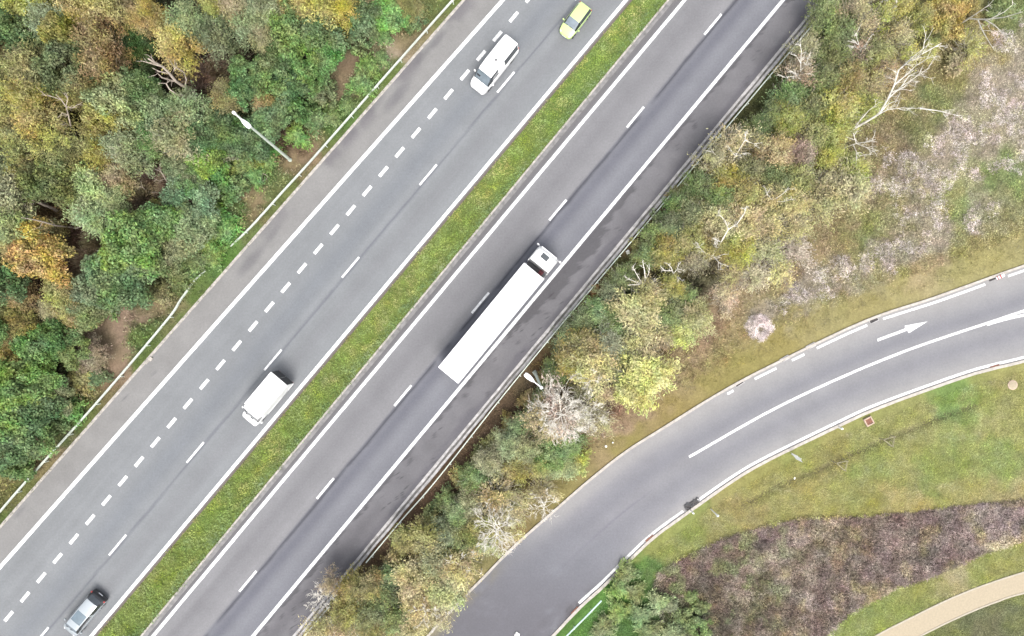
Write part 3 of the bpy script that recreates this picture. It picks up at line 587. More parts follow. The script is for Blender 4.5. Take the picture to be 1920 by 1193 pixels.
def sign_post(name, label, base, H, parts, cat="road sign", rz=0.0, r=.035, polemat="galv"):
    x, y = W(*base); t = thing(name, label, cat, (x, y, gz_at(*base)), rz)
    mb = MB(); mb.tube([(0, 0, -.1), (0, 0, H)], r, 10); mb.lathe([(r * 1.25, H - .01), (r * .9, H + .03)], (0, 0, 0), "Z", 10); mb.build("pole", M[polemat], t, 40)
    for (nm, w, z0, z1, mat) in parts:
        mb = MB(); mb.box(0, -r - .014, (z0 + z1) / 2, w, .022, z1 - z0, 0, .008); mb.build(nm, M[mat], t)
        mb = MB()
        for zz in (z0 + .15 * (z1 - z0), z1 - .15 * (z1 - z0)): mb = MB(); mb.box(0, -.002, zz, r * 3.2, r * 2.6, .035); mb.build("clamp", M["galv"], t)
    return t
sign_post("road_sign", "white road sign board standing in the lawn below the slip road kerb", (1484, 852), 2.5, [("panel", .85, .75, 2.35, "signwhite")], rz=math.radians(-52), r=.05)
sign_post("sign_pole", "thin pale pole standing in the lawn between kerb and brown heath", (1333, 955), 2.7, [("panel", .32, 2.1, 2.5, "galv")], "pole", rz=math.radians(40), r=.06, polemat="lampwhite")
sign_post("marker_post", "white marker post beside the dark drain in the kerb", (1294, 956), 1.5, [("reflector", .10, 1.1, 1.3, "red")], "post", rz=math.radians(40), r=.06, polemat="lampwhite")
sign_post("marker_post", "tiny white post with pale cap in the grass, right of the white road sign", (1573, 802), .9, [("reflector", .14, .6, .8, "signwhite")], "post", rz=.5, r=.07, polemat="lampwhite")
sign_post("road_sign", "white sign panel in the median grass at the lower left edge of the photo", (243, 1191), 1.6, [("panel", .75, .6, 1.5, "signwhite")], rz=math.radians(-40), r=.045)
sign_post("marker_post", "grey white marker post among shrubs at the left kerb of the slip road", (903, 1067), 1.4, [("reflector", .12, 1.0, 1.25, "plastic")], "post", rz=math.radians(50), r=.06, polemat="lampwhite")
# gullies and covers
def gully(label, p, rz, mat, w=1.0, d=.42, z=.02, cover=False):
    t = thing("drain_gully", label, "drain", (*W(*p), z), rz, "drains along the kerbs")
    mb = MB(); mb.box(0, d / 2 - .03, .03, w, .06, .08); mb.box(0, -d / 2 + .03, .03, w, .06, .08); mb.box(-w / 2 + .03, 0, .03, .06, d - .12, .08); mb.box(w / 2 - .03, 0, .03, .06, d - .12, .08)
    mb.build("frame", M[mat], t)
    mb = MB(); n = 7
    for i in range(n): mb.box(-w / 2 + .12 + (w - .24) * i / (n - 1), 0, .025, .05, d - .13, .05)
    mb.box(0, 0, -.005, w - .13, d - .13, .02); mb.build("grating", M["iron" if mat != "rust" else "rust"], t)
    return t
for lab, p, a, m in (("drain grating in the upper slip road kerb, next to the red and white block", (1862, 521), 22, "iron"),
                     ("drain grating at the kerb left of the white road arrow", (1638, 601), 25, "concrete_grey"),
                     ("second drain grating left of the white road arrow, by the kerb", (1520, 649), 28, "concrete_grey"),
                     ("third drain grating left of the white road arrow, by the kerb", (1471, 673), 30, "concrete_grey"),
                     ("dark drain grating at the kerb right of the lime yellow tree", (1386, 719), 33, "concrete_grey"),
                     ("brown drain grating breaking the white kerb line near the round manhole cover", (1865, 689), 17, "rust"),
                     ("rusty drain grating in the kerb at the tip of the green lawn", (1219, 1011), 38, "rust"),
                     ("red brown drain in the kerb near the blue grey rail", (1079, 1146), 46, "rust")):
    gully(lab, p, math.radians(a), m)
t = gully("black drain with dark debris in the kerb beside the white marker post", (1297, 946), math.radians(30), "iron", 1.5, .6, .025)
mb = MB(); rr = random.Random(5)
for i in range(40): mb.box(rr.uniform(-.8, .9), rr.uniform(-.25, .35), rr.uniform(.05, .12), rr.uniform(.1, .3), rr.uniform(.03, .1), .05, rr.uniform(0, 3))
mb.build("debris", M["plastic"], t)
t = thing("inspection_box", "rusty brick inspection box with iron lid in the lawn below the kerb", "drain cover", (*W(1628, 790), -.02), math.radians(28))
mb = MB()
for sx, sy, w, d in ((0, .36, .86, .12), (0, -.36, .86, .12), (.37, 0, .12, .6), (-.37, 0, .12, .6)): mb.box(sx, sy, .1, w, d, .3, 0, .01)
mb.build("brick_rim", M["sand"], t)
mb = MB(); mb.box(.02, .03, .17, .6, .58, .05, .1, .01)
for i in range(5): mb.box(-.2 + .1 * i, .03, .2, .03, .5, .03, .1)
mb.build("lid", M["rust"], t)
t = thing("manhole", "round sandy concrete manhole cover in the lawn near the right edge", "manhole", (*W(1898, 722), -.04), 0)
mb = MB(); mb.lathe([(.50, -.1), (.50, .13), (.47, .15), (.40, .15)], (0, 0, 0), "Z", 28); mb.build("rim", M["sand"], t, 35)
mb = MB(); mb.lathe([(.39, .05), (.39, .17), (.37, .18)], (0, 0, 0), "Z", 28); mb.box(0, .2, .185, .2, .05, .02); mb.box(0, -.2, .185, .2, .05, .02); mb.build("cover", M["path"], t, 35)
t = thing("inlet_block", "pale stone inlet block set in the left motorway kerb", "drain", (*W(281, 675), 0), math.radians(48))
mb = MB(); mb.box(.15, 0, .08, .42, .36, .2, 0, .02); mb.build("block", M["kerb_white"], t)
mb = MB(); mb.box(-.33, .05, .06, .5, .26, .16, .1, .02); mb.build("spout", M["concrete"], t)
# stake frames of young trees
def stakes(label, P3):
    pts = [W(*p, .9) for p in P3]; c = np.mean(pts, 0)
    t = thing("tree_stakes", label, "tree stakes", (c[0], c[1], gz_at(*np.mean(P3, 0))), 0, "triangular stake frames in the lawn")
    for x, y in pts:
        mb = MB(); mb.tube([(x - c[0], y - c[1], -.2), (x - c[0], y - c[1], 1.25)], [.045, .04], 8); mb.build("stake", M["stake"], t, 40)
    for i in range(3):
        a, b = pts[i], pts[(i + 1) % 3]; mb = MB()
        for z in (.95, 1.12):
            mb.tube([(a[0] - c[0], a[1] - c[1], z), (b[0] - c[0], b[1] - c[1], z)], [.022, .022], 6)
        mb.build("cross_rail", M["stake"], t, 40)
    tr = MB(); tr.tube([(0, 0, -.05), (.03, .02, .9), (.0, .08, 1.9)], [.03, .022, .008], 6)
    rr = random.Random(P3[0][0])
    for k in range(7):
        a = rr.uniform(0, 6.28); z = rr.uniform(.9, 1.7); tr.tube([(0.02, .03, z), (.3 * math.cos(a), .3 * math.sin(a), z + .3)], [.01, .004], 4)
    t2 = thing("young_tree", "leafless sapling inside the " + label.split(" ")[0] + " " + "triangle of pale stakes", "tree", (c[0], c[1], gz_at(*np.mean(P3, 0))), .4, "saplings tied between stakes")
    tr.build("trunk", M["twig"], t2, 40)
stakes("left triangular frame of pale wooden stakes beside the dark ditch", [(1567, 868), (1587, 863.5), (1583, 882)])
stakes("right triangular frame of pale wooden stakes beside the dark ditch", [(1658, 825), (1678.5, 819), (1675, 838)])
def scrap(label, p, sz, z=None):
    rr = random.Random(int(p[0])); x, y = W(*p); bm = bmesh.new(); bmesh.ops.create_icosphere(bm, subdivisions=2, radius=sz)
    for v in bm.verts: v.co = Vector((v.co.x * rr.uniform(.6, 1.2), v.co.y * rr.uniform(.6, 1.1), v.co.z * rr.uniform(.2, .6) + sz * .3))
    me = bpy.data.meshes.new("litter"); bm.to_mesh(me); bm.free(); me.materials.append(M["litter"]); o = link(bpy.data.objects.new("litter", me)); o.location = (x, y, gz_at(*p) + .05 if z is None else z)
    tag(o, label, "litter", "white litter by the roads")
scrap("white scrap of litter beside the guardrail, below the bare birches", (1177, 473), .24)
scrap("white scrap of litter beside the guardrail, right of the lorry trailer", (1099, 566), .18)
scrap("white scrap of litter on the asphalt at the bottom of the slip road", (969, 1189), .28, .03)
scrap("white speck of litter lying in the dark ditch", (1492, 898), .14)
scrap("white specks of litter on the dry verge above the slip road", (1136, 837), .14)
scrap("smaller white speck of litter on the dry verge above the slip road", (1149, 830), .10)
t = thing("marker_block", "red and white marker block on the upper edge of the slip road", "marker", (*W(1874, 519), .02), math.radians(24))
mb = MB(); mb.box(0, 0, .1, .9, .3, .2, 0, .04); mb.build("block", M["lampwhite"], t)
mb = MB(); mb.box(0, 0, .12, .16, .33, .21, 0, .01); mb.box(-.33, 0, .12, .1, .33, .21, 0, .01); mb.build("red_band", M["red"], t)

# ================================================================= vehicles
def loft(stations):
    """stations: (x, half width, z_bottom, z_belt, z_roof, half roof width); front = +x. returns verts, rows"""
    V = []
    for x, w, zb, zl, zr, wr in stations:
        h = [(0, zb), (.86 * w, zb), (.985 * w, zb + .10 * (zl - zb)), (w, zb + .45 * (zl - zb)), (.975 * w, zl - .04 * (zl - zb)), (.94 * w, zl), (wr, zr - .05 * max(.3, zr - zl)), (wr * .86, zr), (wr * .45, zr + .02), (0, zr + .028)]
        ring = h + [(-a, b) for a, b in h[-2:0:-1]]
        V.append([(x, a, b) for a, b in ring])
    return V
def car(root, st, paint, cls, mats):
    """loft body whose faces are sorted into parts by cls(i, j)"""
    R = loft(st); n = len(R[0]); parts = {}
    for i in range(len(R) - 1):
        for j in range(n):
            jj = j if j <= 8 else 17 - j          # band index, same on both sides
            side = "" if j <= 8 else "b"
            nm = cls(i, jj)
            key = nm if nm in ("body", "windscreen", "rear_window", "sunroof", "tailgate") else nm + side
            parts.setdefault(key, []).append((R[i][j], R[i][(j + 1) % n], R[i + 1][(j + 1) % n], R[i + 1][j]))
    parts.setdefault(cls(-1, 0), []).append(tuple(R[0])); parts.setdefault(cls(len(R), 0), []).append(tuple(R[-1]))
    out = {}
    for key, faces in parts.items():
        bm = bmesh.new()
        for fc in faces:
            try: bm.faces.new([bm.verts.new(v) for v in fc])
            except ValueError: pass
        bmesh.ops.remove_doubles(bm, verts=bm.verts, dist=.0005); bmesh.ops.recalc_face_normals(bm, faces=bm.faces)
        nm = key.rstrip("b") if key.startswith("side") else key; me = bpy.data.meshes.new(nm); bm.to_mesh(me); bm.free(); smooth_mesh(me, 42)
        me.materials.append(mats.get(nm, M["glass"]) if nm != "body" else paint)
        for q in loose(me, nm): out[key] = link(bpy.data.objects.new(nm, q), root)
    return out
def loose(me, nm):
    """one mesh per connected pane"""
    if not nm.startswith("side"): return [me]
    bm = bmesh.new(); bm.from_mesh(me); seen = set(); groups = []
    for f in bm.faces:
        if f.index in seen: continue
        st_, g = [f], []
        while st_:
            q = st_.pop()
            if q.index in seen: continue
            seen.add(q.index); g.append(q.index); st_ += [h for e in q.edges for h in e.link_faces]
        groups.append(g)
    bm.free(); out = []
    for g in groups:
        m2 = me.copy(); bm = bmesh.new(); bm.from_mesh(m2); gs = set(g)
        bmesh.ops.delete(bm, geom=[f for f in bm.faces if f.index not in gs], context="FACES"); bm.to_mesh(m2); bm.free(); out.append(m2)
    return out
def wheel(root, x, y, r, w, inner=None):
    t = bpy.data.objects.new("wheel", None); t.empty_display_size = .1; link(t, root); t.location = (x, y, r)
    s = 1 if y > 0 else -1
    mb = MB(); mb.lathe([(r * .62, -w / 2), (r * .93, -w / 2), (r, -w * .36), (r, w * .36), (r * .93, w / 2), (r * .62, w / 2)], (0, 0, 0), "Y", 24); mb.build("tyre", M["rubber"], t, 35)
    mb = MB(); mb.lathe([(r * .62, s * w * .30), (r * .6, s * w * .52), (r * .5, s * w * .44), (r * .2, s * w * .40), (r * .12, s * w * .55)][:5], (0, 0, 0), "Y", 20); mb.build("rim", M["alloy"], t, 35)
def bits(root, name, mat, boxes):
    for b in boxes:
        mb = MB(); mb.box(*b[:6], b[6] if len(b) > 6 else 0, b[7] if len(b) > 7 else .015); mb.build(name, M[mat], root, 40)
def place(name, label, cat, ground_px, deg, group=None):
    return thing(name, label, cat, (*W(*ground_px), .014), math.radians(deg), group)
GV = "vehicles driving on the motorway"
# --- lime hatchback
t = place("hatchback_car", "lime green hatchback car at the top edge of the motorway", "car", (1077.3, 44), 232.5, GV)
st = [(-1.86, .60, .42, .74, .80, .50), (-1.82, .76, .28, .86, 1.02, .60), (-1.66, .82, .24, .92, 1.34, .58), (-1.40, .84, .22, .94, 1.46, .58), (-.7, .85, .22, .94, 1.50, .60), (-.05, .85, .22, .93, 1.49, .60), (.22, .85, .22, .92, 1.44, .59), (.98, .84, .22, .90, .97, .62), (1.35, .80, .24, .82, .87, .60), (1.68, .72, .28, .70, .74, .52), (1.86, .54, .34, .58, .61, .40), (1.90, .42, .38, .50, .52, .3)]
def cls(i, j):
    if 2 <= i <= 5 and j == 5: return "side_window"
    if i == 6 and j >= 6: return "windscreen"
    if i == 6 and j == 5: return "side_window"
    if i in (1,) and j >= 6: return "rear_window"
    return "body"
car(t, st, M["lime"], cls, {"windscreen": M["glass_pale"]})
for sx in (1.2, -1.2):
    for sy in (.76, -.76): wheel(t, sx, sy, .30, .19)
bits(t, "mirror", "lime", [(.72, .98, .98, .14, .20, .14, .2, .03), (.72, -.98, .98, .14, .20, .14, -.2, .03)])
bits(t, "headlight", "headlamp", [(1.66, .55, .68, .26, .20, .10, -.5, .03), (1.66, -.55, .68, .26, .20, .10, .5, .03)])
bits(t, "tail_light", "red", [(-1.72, .72, .92, .12, .10, .26, 0, .02), (-1.72, -.72, .92, .12, .10, .26, 0, .02)])
bits(t, "wiper", "black", [(.93, .22, 1.02, .05, .5, .02, .25, .005), (.93, -.3, 1.02, .05, .5, .02, .25, .005)])
bits(t, "number_plate", "signwhite", [(1.905, 0, .44, .02, .5, .1, 0, .004)])
# --- white passenger van
t = place("white_van", "white windowed van with dark windscreen crossing the dashed line near the top", "van", (926.5, 131), 231.5, GV)
st = [(-2.98, .70, .55, 1.20, 2.10, .62), (-2.95, .92, .36, 1.30, 2.34, .74), (-2.80, .98, .32, 1.30, 2.42, .80), (-1.9, 1.0, .30, 1.28, 2.46, .82), (-.7, 1.0, .30, 1.27, 2.47, .82), (.35, 1.0, .30, 1.26, 2.45, .82), (1.15, 1.0, .30, 1.24, 2.36, .80), (1.42, 1.0, .30, 1.22, 2.24, .78), (2.12, .985, .30, 1.20, 1.30, .82), (2.5, .95, .30, 1.08, 1.13, .78), (2.8, .86, .34, .90, .95, .66), (2.95, .70, .40, .70, .73, .5)]
def cls(i, j):
    if i in (2, 3, 5, 6) and j == 5: return "side_window"
    if i == 7 and j >= 6: return "windscreen"
    if i == 7 and j == 5: return "side_window"
    return "body"
car(t, st, M["carwhite"], cls, {"windscreen": M["glass_pale"]})
for sx in (1.95, -1.75):
    for sy in (.88, -.88): wheel(t, sx, sy, .35, .22)
bits(t, "mirror", "carwhite", [(1.62, 1.16, 1.35, .16, .24, .30, .2, .04), (1.62, -1.16, 1.35, .16, .24, .30, -.2, .04)])
bits(t, "headlight", "headlamp", [(2.68, .66, .92, .34, .24, .16, -.5, .04), (2.68, -.66, .92, .34, .24, .16, .5, .04)])
bits(t, "tail_light", "red", [(-2.92, .88, 1.2, .08, .12, .6, 0, .02), (-2.92, -.88, 1.2, .08, .12, .6, 0, .02)])
bits(t, "roof_vent", "plastic", [(-.25, .12, 2.51, .20, .20, .07, .3, .03)])
bits(t, "windscreen_patch", "black", [(1.78, -.48, 1.80, .30, .42, .02, 0, .005)])  # black plate over one half of the pale windscreen
bits(t, "wiper", "black", [(2.06, .3, 1.36, .05, .7, .02, .2, .005), (2.06, -.4, 1.36, .05, .7, .02, .2, .005)])
bits(t, "roof_seam", "plastic", [(-1.7, .70, 2.435, 1.9, .012, .01, 0, .002), (-1.7, -.70, 2.435, 1.9, .012, .01, 0, .002)])
# --- white delivery van with box body
t = place("box_van", "white delivery van with a tall box body beside the median", "van", (507, 745.5), 230.0, GV)
st = [(1.25, .98, .34, 1.30, 2.15, .84), (1.62, .98, .32, 1.28, 2.20, .82), (1.95, .98, .32, 1.25, 2.06, .80), (2.42, .97, .32, 1.20, 1.30, .82), (2.72, .95, .32, 1.08, 1.14, .78), (2.98, .88, .34, .90, .96, .68), (3.10, .74, .40, .72, .75, .52), (3.13, .6, .44, .6, .62, .4)]
def cls(i, j):
    if i in (1, 2) and j == 5: return "side_window"
    if i == 2 and j >= 6: return "windscreen"
    return "body"
car(t, st, M["carwhite"], cls, {})
mb = MB(); mb.box(-.82, 0, 1.88, 4.15, 2.14, 2.26, 0, .04); bx = mb.build("box_body", M["carwhite"], t, 30)
mb = MB()
for s in (1, -1): mb.box(-.82, s * 1.035, 3.0, 4.1, .05, .05); mb.box(-.82, s * 1.06, .78, 4.1, .05, .06)
mb.build("edge_trim", M["alloy"], bx)
mb = MB(); mb.box(-2.905, .52, 1.88, .03, 1.0, 2.1, 0, .01); mb.build("rear_door", M["plastic"], bx); mb = MB(); mb.box(-2.905, -.52, 1.88, .03, 1.0, 2.1, 0, .01); mb.build("rear_door", M["plastic"], bx)
# wind deflector over the cab
mb = MB(); prof = [(1.24, 3.0, .98), (1.55, 2.92, .95), (1.78, 2.55, .88), (1.86, 2.16, .80)]; vs = []
for x, z, w in prof: vs += [(x, -w, z - .12), (x, -w * .9, z), (x, 0, z + .03), (x, w * .9, z), (x, w, z - .12)]
fs = [(i * 5 + k, i * 5 + k + 1, i * 5 + 6 + k, i * 5 + 5 + k) for i in range(3) for k in range(4)]
vs += [(1.24, -.98, 2.0), (1.24, .98, 2.0), (1.9, -.84, 2.08), (1.9, .84, 2.08)]; b = 20
fs += [(0, 5, 10, 15, b + 2, b), (4, b + 1, b + 3, 19, 14, 9), (b, b + 2, b + 3, b + 1), (b + 2, 15, 16, 17, 18, 19, b + 3), (0, b, b + 1, 4, 3, 2, 1)]
mb.add(vs, fs); mb.build("wind_deflector", M["carwhite"], t, 30)
mb = MB(); mb.box(-.7, 0, .58, 4.2, .9, .22); mb.build("chassis", M["plastic"], t)
for sx, sy in ((2.25, .86), (2.25, -.86), (-1.45, .86), (-1.45, -.86)): wheel(t, sx, sy, .35, .24)
bits(t, "mirror", "carwhite", [(2.06, 1.22, 1.5, .18, .22, .34, .2, .04), (2.06, -1.22, 1.5, .18, .22, .34, -.2, .04)])
bits(t, "headlight", "headlamp", [(2.86, .68, .92, .34, .24, .18, -.5, .04), (2.86, -.68, .92, .34, .24, .18, .5, .04)])
bits(t, "tail_light", "red", [(-2.86, .9, .72, .08, .24, .12, 0, .02), (-2.86, -.9, .72, .08, .24, .12, 0, .02)])
bits(t, "wiper", "black", [(2.40, .3, 1.36, .05, .6, .02, .2, .005), (2.40, -.4, 1.36, .05, .6, .02, .2, .005)])
bits(t, "mud_guard", "plastic", [(-1.45, .98, .80, .95, .2, .08, 0, .03), (-1.45, -.98, .80, .95, .2, .08, 0, .03)])
# --- silver estate with glass roof and black tail
xw = -43.78; yw = -30.24
t = thing("estate_car", "silver estate car with glass roof and black tail at the lower left", "car", (xw, yw, .014), math.radians(230), GV)
st = [(-2.42, .66, .44, .80, .86, .54), (-2.38, .84, .30, .92, 1.06, .64), (-2.22, .90, .26, .98, 1.22, .62), (-1.80, .92, .24, 1.0, 1.54, .64), (-1.5, .92, .24, 1.0, 1.60, .66), (-.6, .92, .24, .99, 1.63, .67), (-.40, .92, .24, .99, 1.63, .67), (.80, .92, .24, .98, 1.61, .67), (1.45, .92, .24, .97, 1.54, .66), (1.98, .91, .24, .97, 1.08, .74), (2.25, .88, .26, .90, .97, .70), (2.48, .78, .30, .78, .84, .58), (2.62, .58, .36, .62, .66, .42)]
def cls(i, j):
    if i in (3, 4, 5, 6, 7) and j == 5 and i != 5: return "side_window"
    if i == 8 and j >= 6: return "windscreen"
    if i == 8 and j == 5: return "side_window"
    if i == 6 and j >= 7: return "sunroof"
    if i in (2,) and j >= 6: return "rear_window"
    if i in (-1, 0, 1) and j >= 0 or (i == 2 and j >= 4): return "tailgate"
    return "body"
car(t, st, M["silver"], cls, {"windscreen": M["glass_pale"], "sunroof": M["roofglass"], "tailgate": M["black"]})
for sx in (1.65, -1.45):
    for sy in (.82, -.82): wheel(t, sx, sy, .34, .22)
bits(t, "mirror", "silver", [(1.6, 1.07, 1.05, .16, .22, .16, .2, .04), (1.6, -1.07, 1.05, .16, .22, .16, -.2, .04)])
bits(t, "headlight", "headlamp", [(2.38, .6, .80, .30, .22, .12, -.5, .03), (2.38, -.6, .80, .30, .22, .12, .5, .03)])
bits(t, "tail_light", "red", [(-2.26, .82, .95, .16, .16, .2, .3, .03), (-2.26, -.82, .95, .16, .16, .2, -.3, .03)])
bits(t, "roof_rail", "black", [(-.2, .70, 1.62, 2.6, .035, .04, 0, .01), (-.2, -.70, 1.62, 2.6, .035, .04, 0, .01)])
bits(t, "wiper", "black", [(1.95, .25, 1.13, .05, .55, .02, .25, .005), (1.95, -.35, 1.13, .05, .55, .02, .25, .005)])
bits(t, "bumper", "black", [(-2.41, 0, .55, .10, 1.5, .18, 0, .04)])
bits(t, "number_plate", "signwhite", [(-2.47, 0, .70, .02, .52, .11, 0, .004)])
# --- articulated lorry
u = np.array([math.cos(math.radians(50.15)), math.sin(math.radians(50.15))])
a, b = np.array(W(840.2, 704.3, 4.0)), np.array(W(1033.5, 469.5, 3.75)); c0 = (a + b) / 2; Ltot = np.linalg.norm(b - a)
t = thing("articulated_lorry", "long white articulated lorry with a box trailer", "lorry", (c0[0], c0[1], .014), math.atan2(b[1] - a[1], b[0] - a[0]), GV)
xr = -Ltot / 2; xf = Ltot / 2
tl = bpy.data.objects.new("trailer", None); link(tl, t); tl.location = (xr, 0, 0)
LT = 13.3
mb = MB(); mb.box(LT / 2, 0, 2.62, LT, 2.54, 2.72, 0, .035); mb.build("box_body", M["truckwhite"], tl, 30)
mb = MB()
for s in (1, -1): mb.box(LT / 2, s * 1.25, 1.22, LT - .04, .06, .12); mb.box(LT / 2, s * 1.275, 3.93, LT - .06, .02, .06)
mb.build("frame_rail", M["alloy"], tl)
for s in (1, -1): mb = MB(); mb.box(LT / 2, s * 1.235, 3.985, LT - .1, .035, .02); mb.build("roof_rail", M["alloy"], tl)
mb = MB(); mb.box(.05, 0, 3.985, .035, 2.4, .02); mb.build("roof_rail", M["alloy"], tl); mb = MB(); mb.box(LT - .05, 0, 3.985, .035, 2.4, .02); mb.build("roof_rail", M["alloy"], tl)
mb = MB(); mb.box(LT / 2 - .3, .45, 1.02, LT - 1.0, .12, .32); mb.box(LT / 2 - .3, -.45, 1.02, LT - 1.0, .12, .32); mb.build("chassis", M["plastic"], tl)
for s in (1, -1):
    mb = MB(); mb.box(6.8, s * 1.2, .72, 4.6, .05, .5, 0, .01); mb.build("side_guard", M["alloy"], tl)
    mb = MB(); mb.box(-.03, s * .95, .9, .08, .5, .16, 0, .02); mb.build("tail_light", M["red"], tl)
mb = MB()
for k in range(4): mb.box(-.015, .0, 1.6 + .65 * k, .02, 2.4, .03)
for y in (-.4, .4): mb.box(-.02, y, 2.6, .03, .03, 2.5)
mb.build("door_bar", M["alloy"], tl)
for x in (2.0, 3.3, 4.6):
    for s in (1, -1): wheel(t, xr + x, s * 1.03, .52, .42)
cb = bpy.data.objects.new("cab", None); link(cb, t); cb.location = (xf, 0, 0)
def cabprof(z, w, x1): return [(-1.93, -w, z), (-.35 + x1, -w, z), (-.10 + x1, -w * .93, z), (x1, -w * .7, z), (x1 + .04, 0, z), (x1, w * .7, z), (-.10 + x1, w * .93, z), (-.35 + x1, w, z), (-1.93, w, z)]
lv = [(.35, 1.16, -.02), (.6, 1.22, .0), (1.5, 1.24, 0), (1.85, 1.24, -.02), (2.75, 1.23, -.16), (3.05, 1.22, -.24), (3.62, 1.18, -.46), (3.78, 1.10, -.62)]
mb = MB(); vs = []; fs = []; gf = []; sf = []
for z, w, x1 in lv: vs += cabprof(z, w, x1)
for i in range(len(lv) - 1):
    for k in range(9):
        fc = (i * 9 + k, i * 9 + (k + 1) % 9, (i + 1) * 9 + (k + 1) % 9, (i + 1) * 9 + k)
        if i == 3 and 2 <= k <= 5: gf.append(fc)
        elif i == 3 and k in (0, 7): sf.append(fc)
        else: fs.append(fc)
top = [(x * .985 - .01, y * .97, z + .05) for x, y, z in cabprof(3.78, 1.10, -.62)]
vs2 = vs + top; nb = len(vs)
for k in range(9): fs.append(((len(lv) - 1) * 9 + k, (len(lv) - 1) * 9 + (k + 1) % 9, nb + (k + 1) % 9, nb + k))
fs.append(tuple(nb + k for k in range(9)))
mb.add(vs2, fs); mb.build("cab_shell", M["carwhite"], cb, 35)
mb = MB(); mb.add(vs, gf); mb.build("windscreen", M["glass"], cb, 35)
for q in sf: mb = MB(); mb.add([vs[i] for i in q], [(0, 1, 2, 3)]); mb.build("side_window", M["glass"], cb)
mb = MB(); mb.box(-.92, .05, 3.86, .52, .80, .05, 0, .02); mb.build("roof_hatch", M["glass"], cb)
for s in (1, -1):
    mb = MB(); mb.box(-.22, s * 1.42, 2.3, .16, .26, .75, 0, .05); mb.box(-.24, s * 1.28, 2.6, .06, .12, .05); mb.build("mirror", M["carwhite"], cb, 40)
    mb = MB(); mb.box(-.02, s * .95, .75, .12, .36, .18, 0, .03); mb.build("headlight", M["headlamp"], cb)
    mb = MB(); mb.box(-2.05, s * 1.17, 2.2, .22, .05, 2.4, 0, .02); mb.build("side_fairing", M["carwhite"], cb)
mb = MB(); mb.box(-.35, 0, 3.20, .35, 1.9, .05, 0, .02); mb.build("sun_visor", M["carwhite"], cb)
mb = MB(); mb.box(-3.4, .42, .9, 4.4, .12, .3); mb.box(-3.4, -.42, .9, 4.4, .12, .3); mb.box(-3.6, 0, 1.12, 1.0, 1.0, .12); mb.build("tractor_chassis", M["plastic"], t)
for s in (1, -1):
    mb = MB(); mb.lathe([(.3, -.6), (.34, -.55), (.34, .55), (.3, .6)], (xf - 2.9, s * .95, .75), "X", 16); mb.build("fuel_tank", M["alloy"], t, 40)
    wheel(t, xf - 1.35, s * 1.03, .52, .34); wheel(t, xf - 4.6, s * .98, .52, .5)
mb = MB()
for k, (y, m) in enumerate(((-.45, 0), (-.6, 0), (-.75, 0))):
    mb.tube([(xf - 2.1 + .32 * math.sin(i * .35) * (i % 2) - i * .02, y + .06 * math.sin(i * 1.9), 2.1 - .5 * math.sin(i / 14 * math.pi)) for i in range(15)], .03, 6)
mb.build("air_hose", M["redwine"], t, 60)
mb = MB(); mb.box(xf - 2.25, 0, 1.25, .35, 2.2, .06); mb.build("catwalk", M["plastic"], t)
# ================================================================= vegetation
def quads(C, A, B):
    """leaf quads from centres C and half axes A, B (n,3)"""
    n = len(C); V = np.empty((n, 4, 3)); V[:, 0] = C - A; V[:, 1] = C + B * .9 - A * .1; V[:, 2] = C + A; V[:, 3] = C - B * .9 - A * .1
    return V.reshape(-1, 3), np.arange(n * 4).reshape(n, 4)
def unit(v): return v / (np.linalg.norm(v, axis=-1, keepdims=True) + 1e-9)
def leaves(C, Nrm, ln, wd, rng, axis=None, jit=.6):
    """C centres, Nrm facing, ln/wd half sizes; axis = preferred long direction"""
    n = len(C); Nn = unit(Nrm + rng.normal(0, jit, (n, 3)))
    a = rng.normal(0, 1, (n, 3)) if axis is None else axis + rng.normal(0, .35, (n, 3))
    a = unit(a - (a * Nn).sum(1, keepdims=True) * Nn); b = np.cross(Nn, a)
    s = rng.uniform(.65, 1.35, (n, 1)); return quads(C, a * ln * s, b * wd * s)
def limbs(mb, top, R, z0, n, r0, rng, bare=False):
    for k in range(n):
        a = 2 * math.pi * (k + rng.uniform(-.3, .3)) / n; z = z0 * rng.uniform(.5, 1.0); e = R * rng.uniform(.55, .9); zt = top * rng.uniform(.65, .95)
        p = [(0, 0, z), (e * .35 * math.cos(a), e * .35 * math.sin(a), z + (zt - z) * .45), (e * .75 * math.cos(a + .2), e * .75 * math.sin(a + .2), z + (zt - z) * .8), (e * math.cos(a + .1), e * math.sin(a + .1), zt)]
        mb.tube(p, [r0, r0 * .7, r0 * .4, r0 * .12], 5)
def trunk_mesh(name, H, R, seed, mat, r=.14, n=6, fine=0):
    rng = random.Random(seed); mb = MB()
    mb.tube([(0, 0, -.3), (rng.uniform(-.1, .1), rng.uniform(-.1, .1), H * .35), (rng.uniform(-.2, .2), rng.uniform(-.2, .2), H * .7), (0, 0, H * .93)], [r, r * .8, r * .45, r * .1], 8)
    limbs(mb, H, R, H * .4, n, r * .45, rng)
    if fine:
        for k in range(fine):
            a = rng.uniform(0, 6.28); el = rng.uniform(.15, 1.0); e = R * math.cos(el * 1.35) * rng.uniform(.7, 1.12); z = H * (.42 + .6 * math.sin(el * 1.5)) * rng.uniform(.9, 1.04); s0 = rng.uniform(.3, .6)
            p0 = (e * s0 * math.cos(a + .2), e * s0 * math.sin(a + .2), H * .34 + (z - H * .34) * s0); p1 = (e * math.cos(a), e * math.sin(a), z)
            m = [(p0[i] + p1[i]) / 2 + rng.uniform(-.12, .12) for i in range(3)]; mb.tube([p0, m, p1], [.022, .016, .006], 3, False)
    return mb.mesh(name, mat, 60)
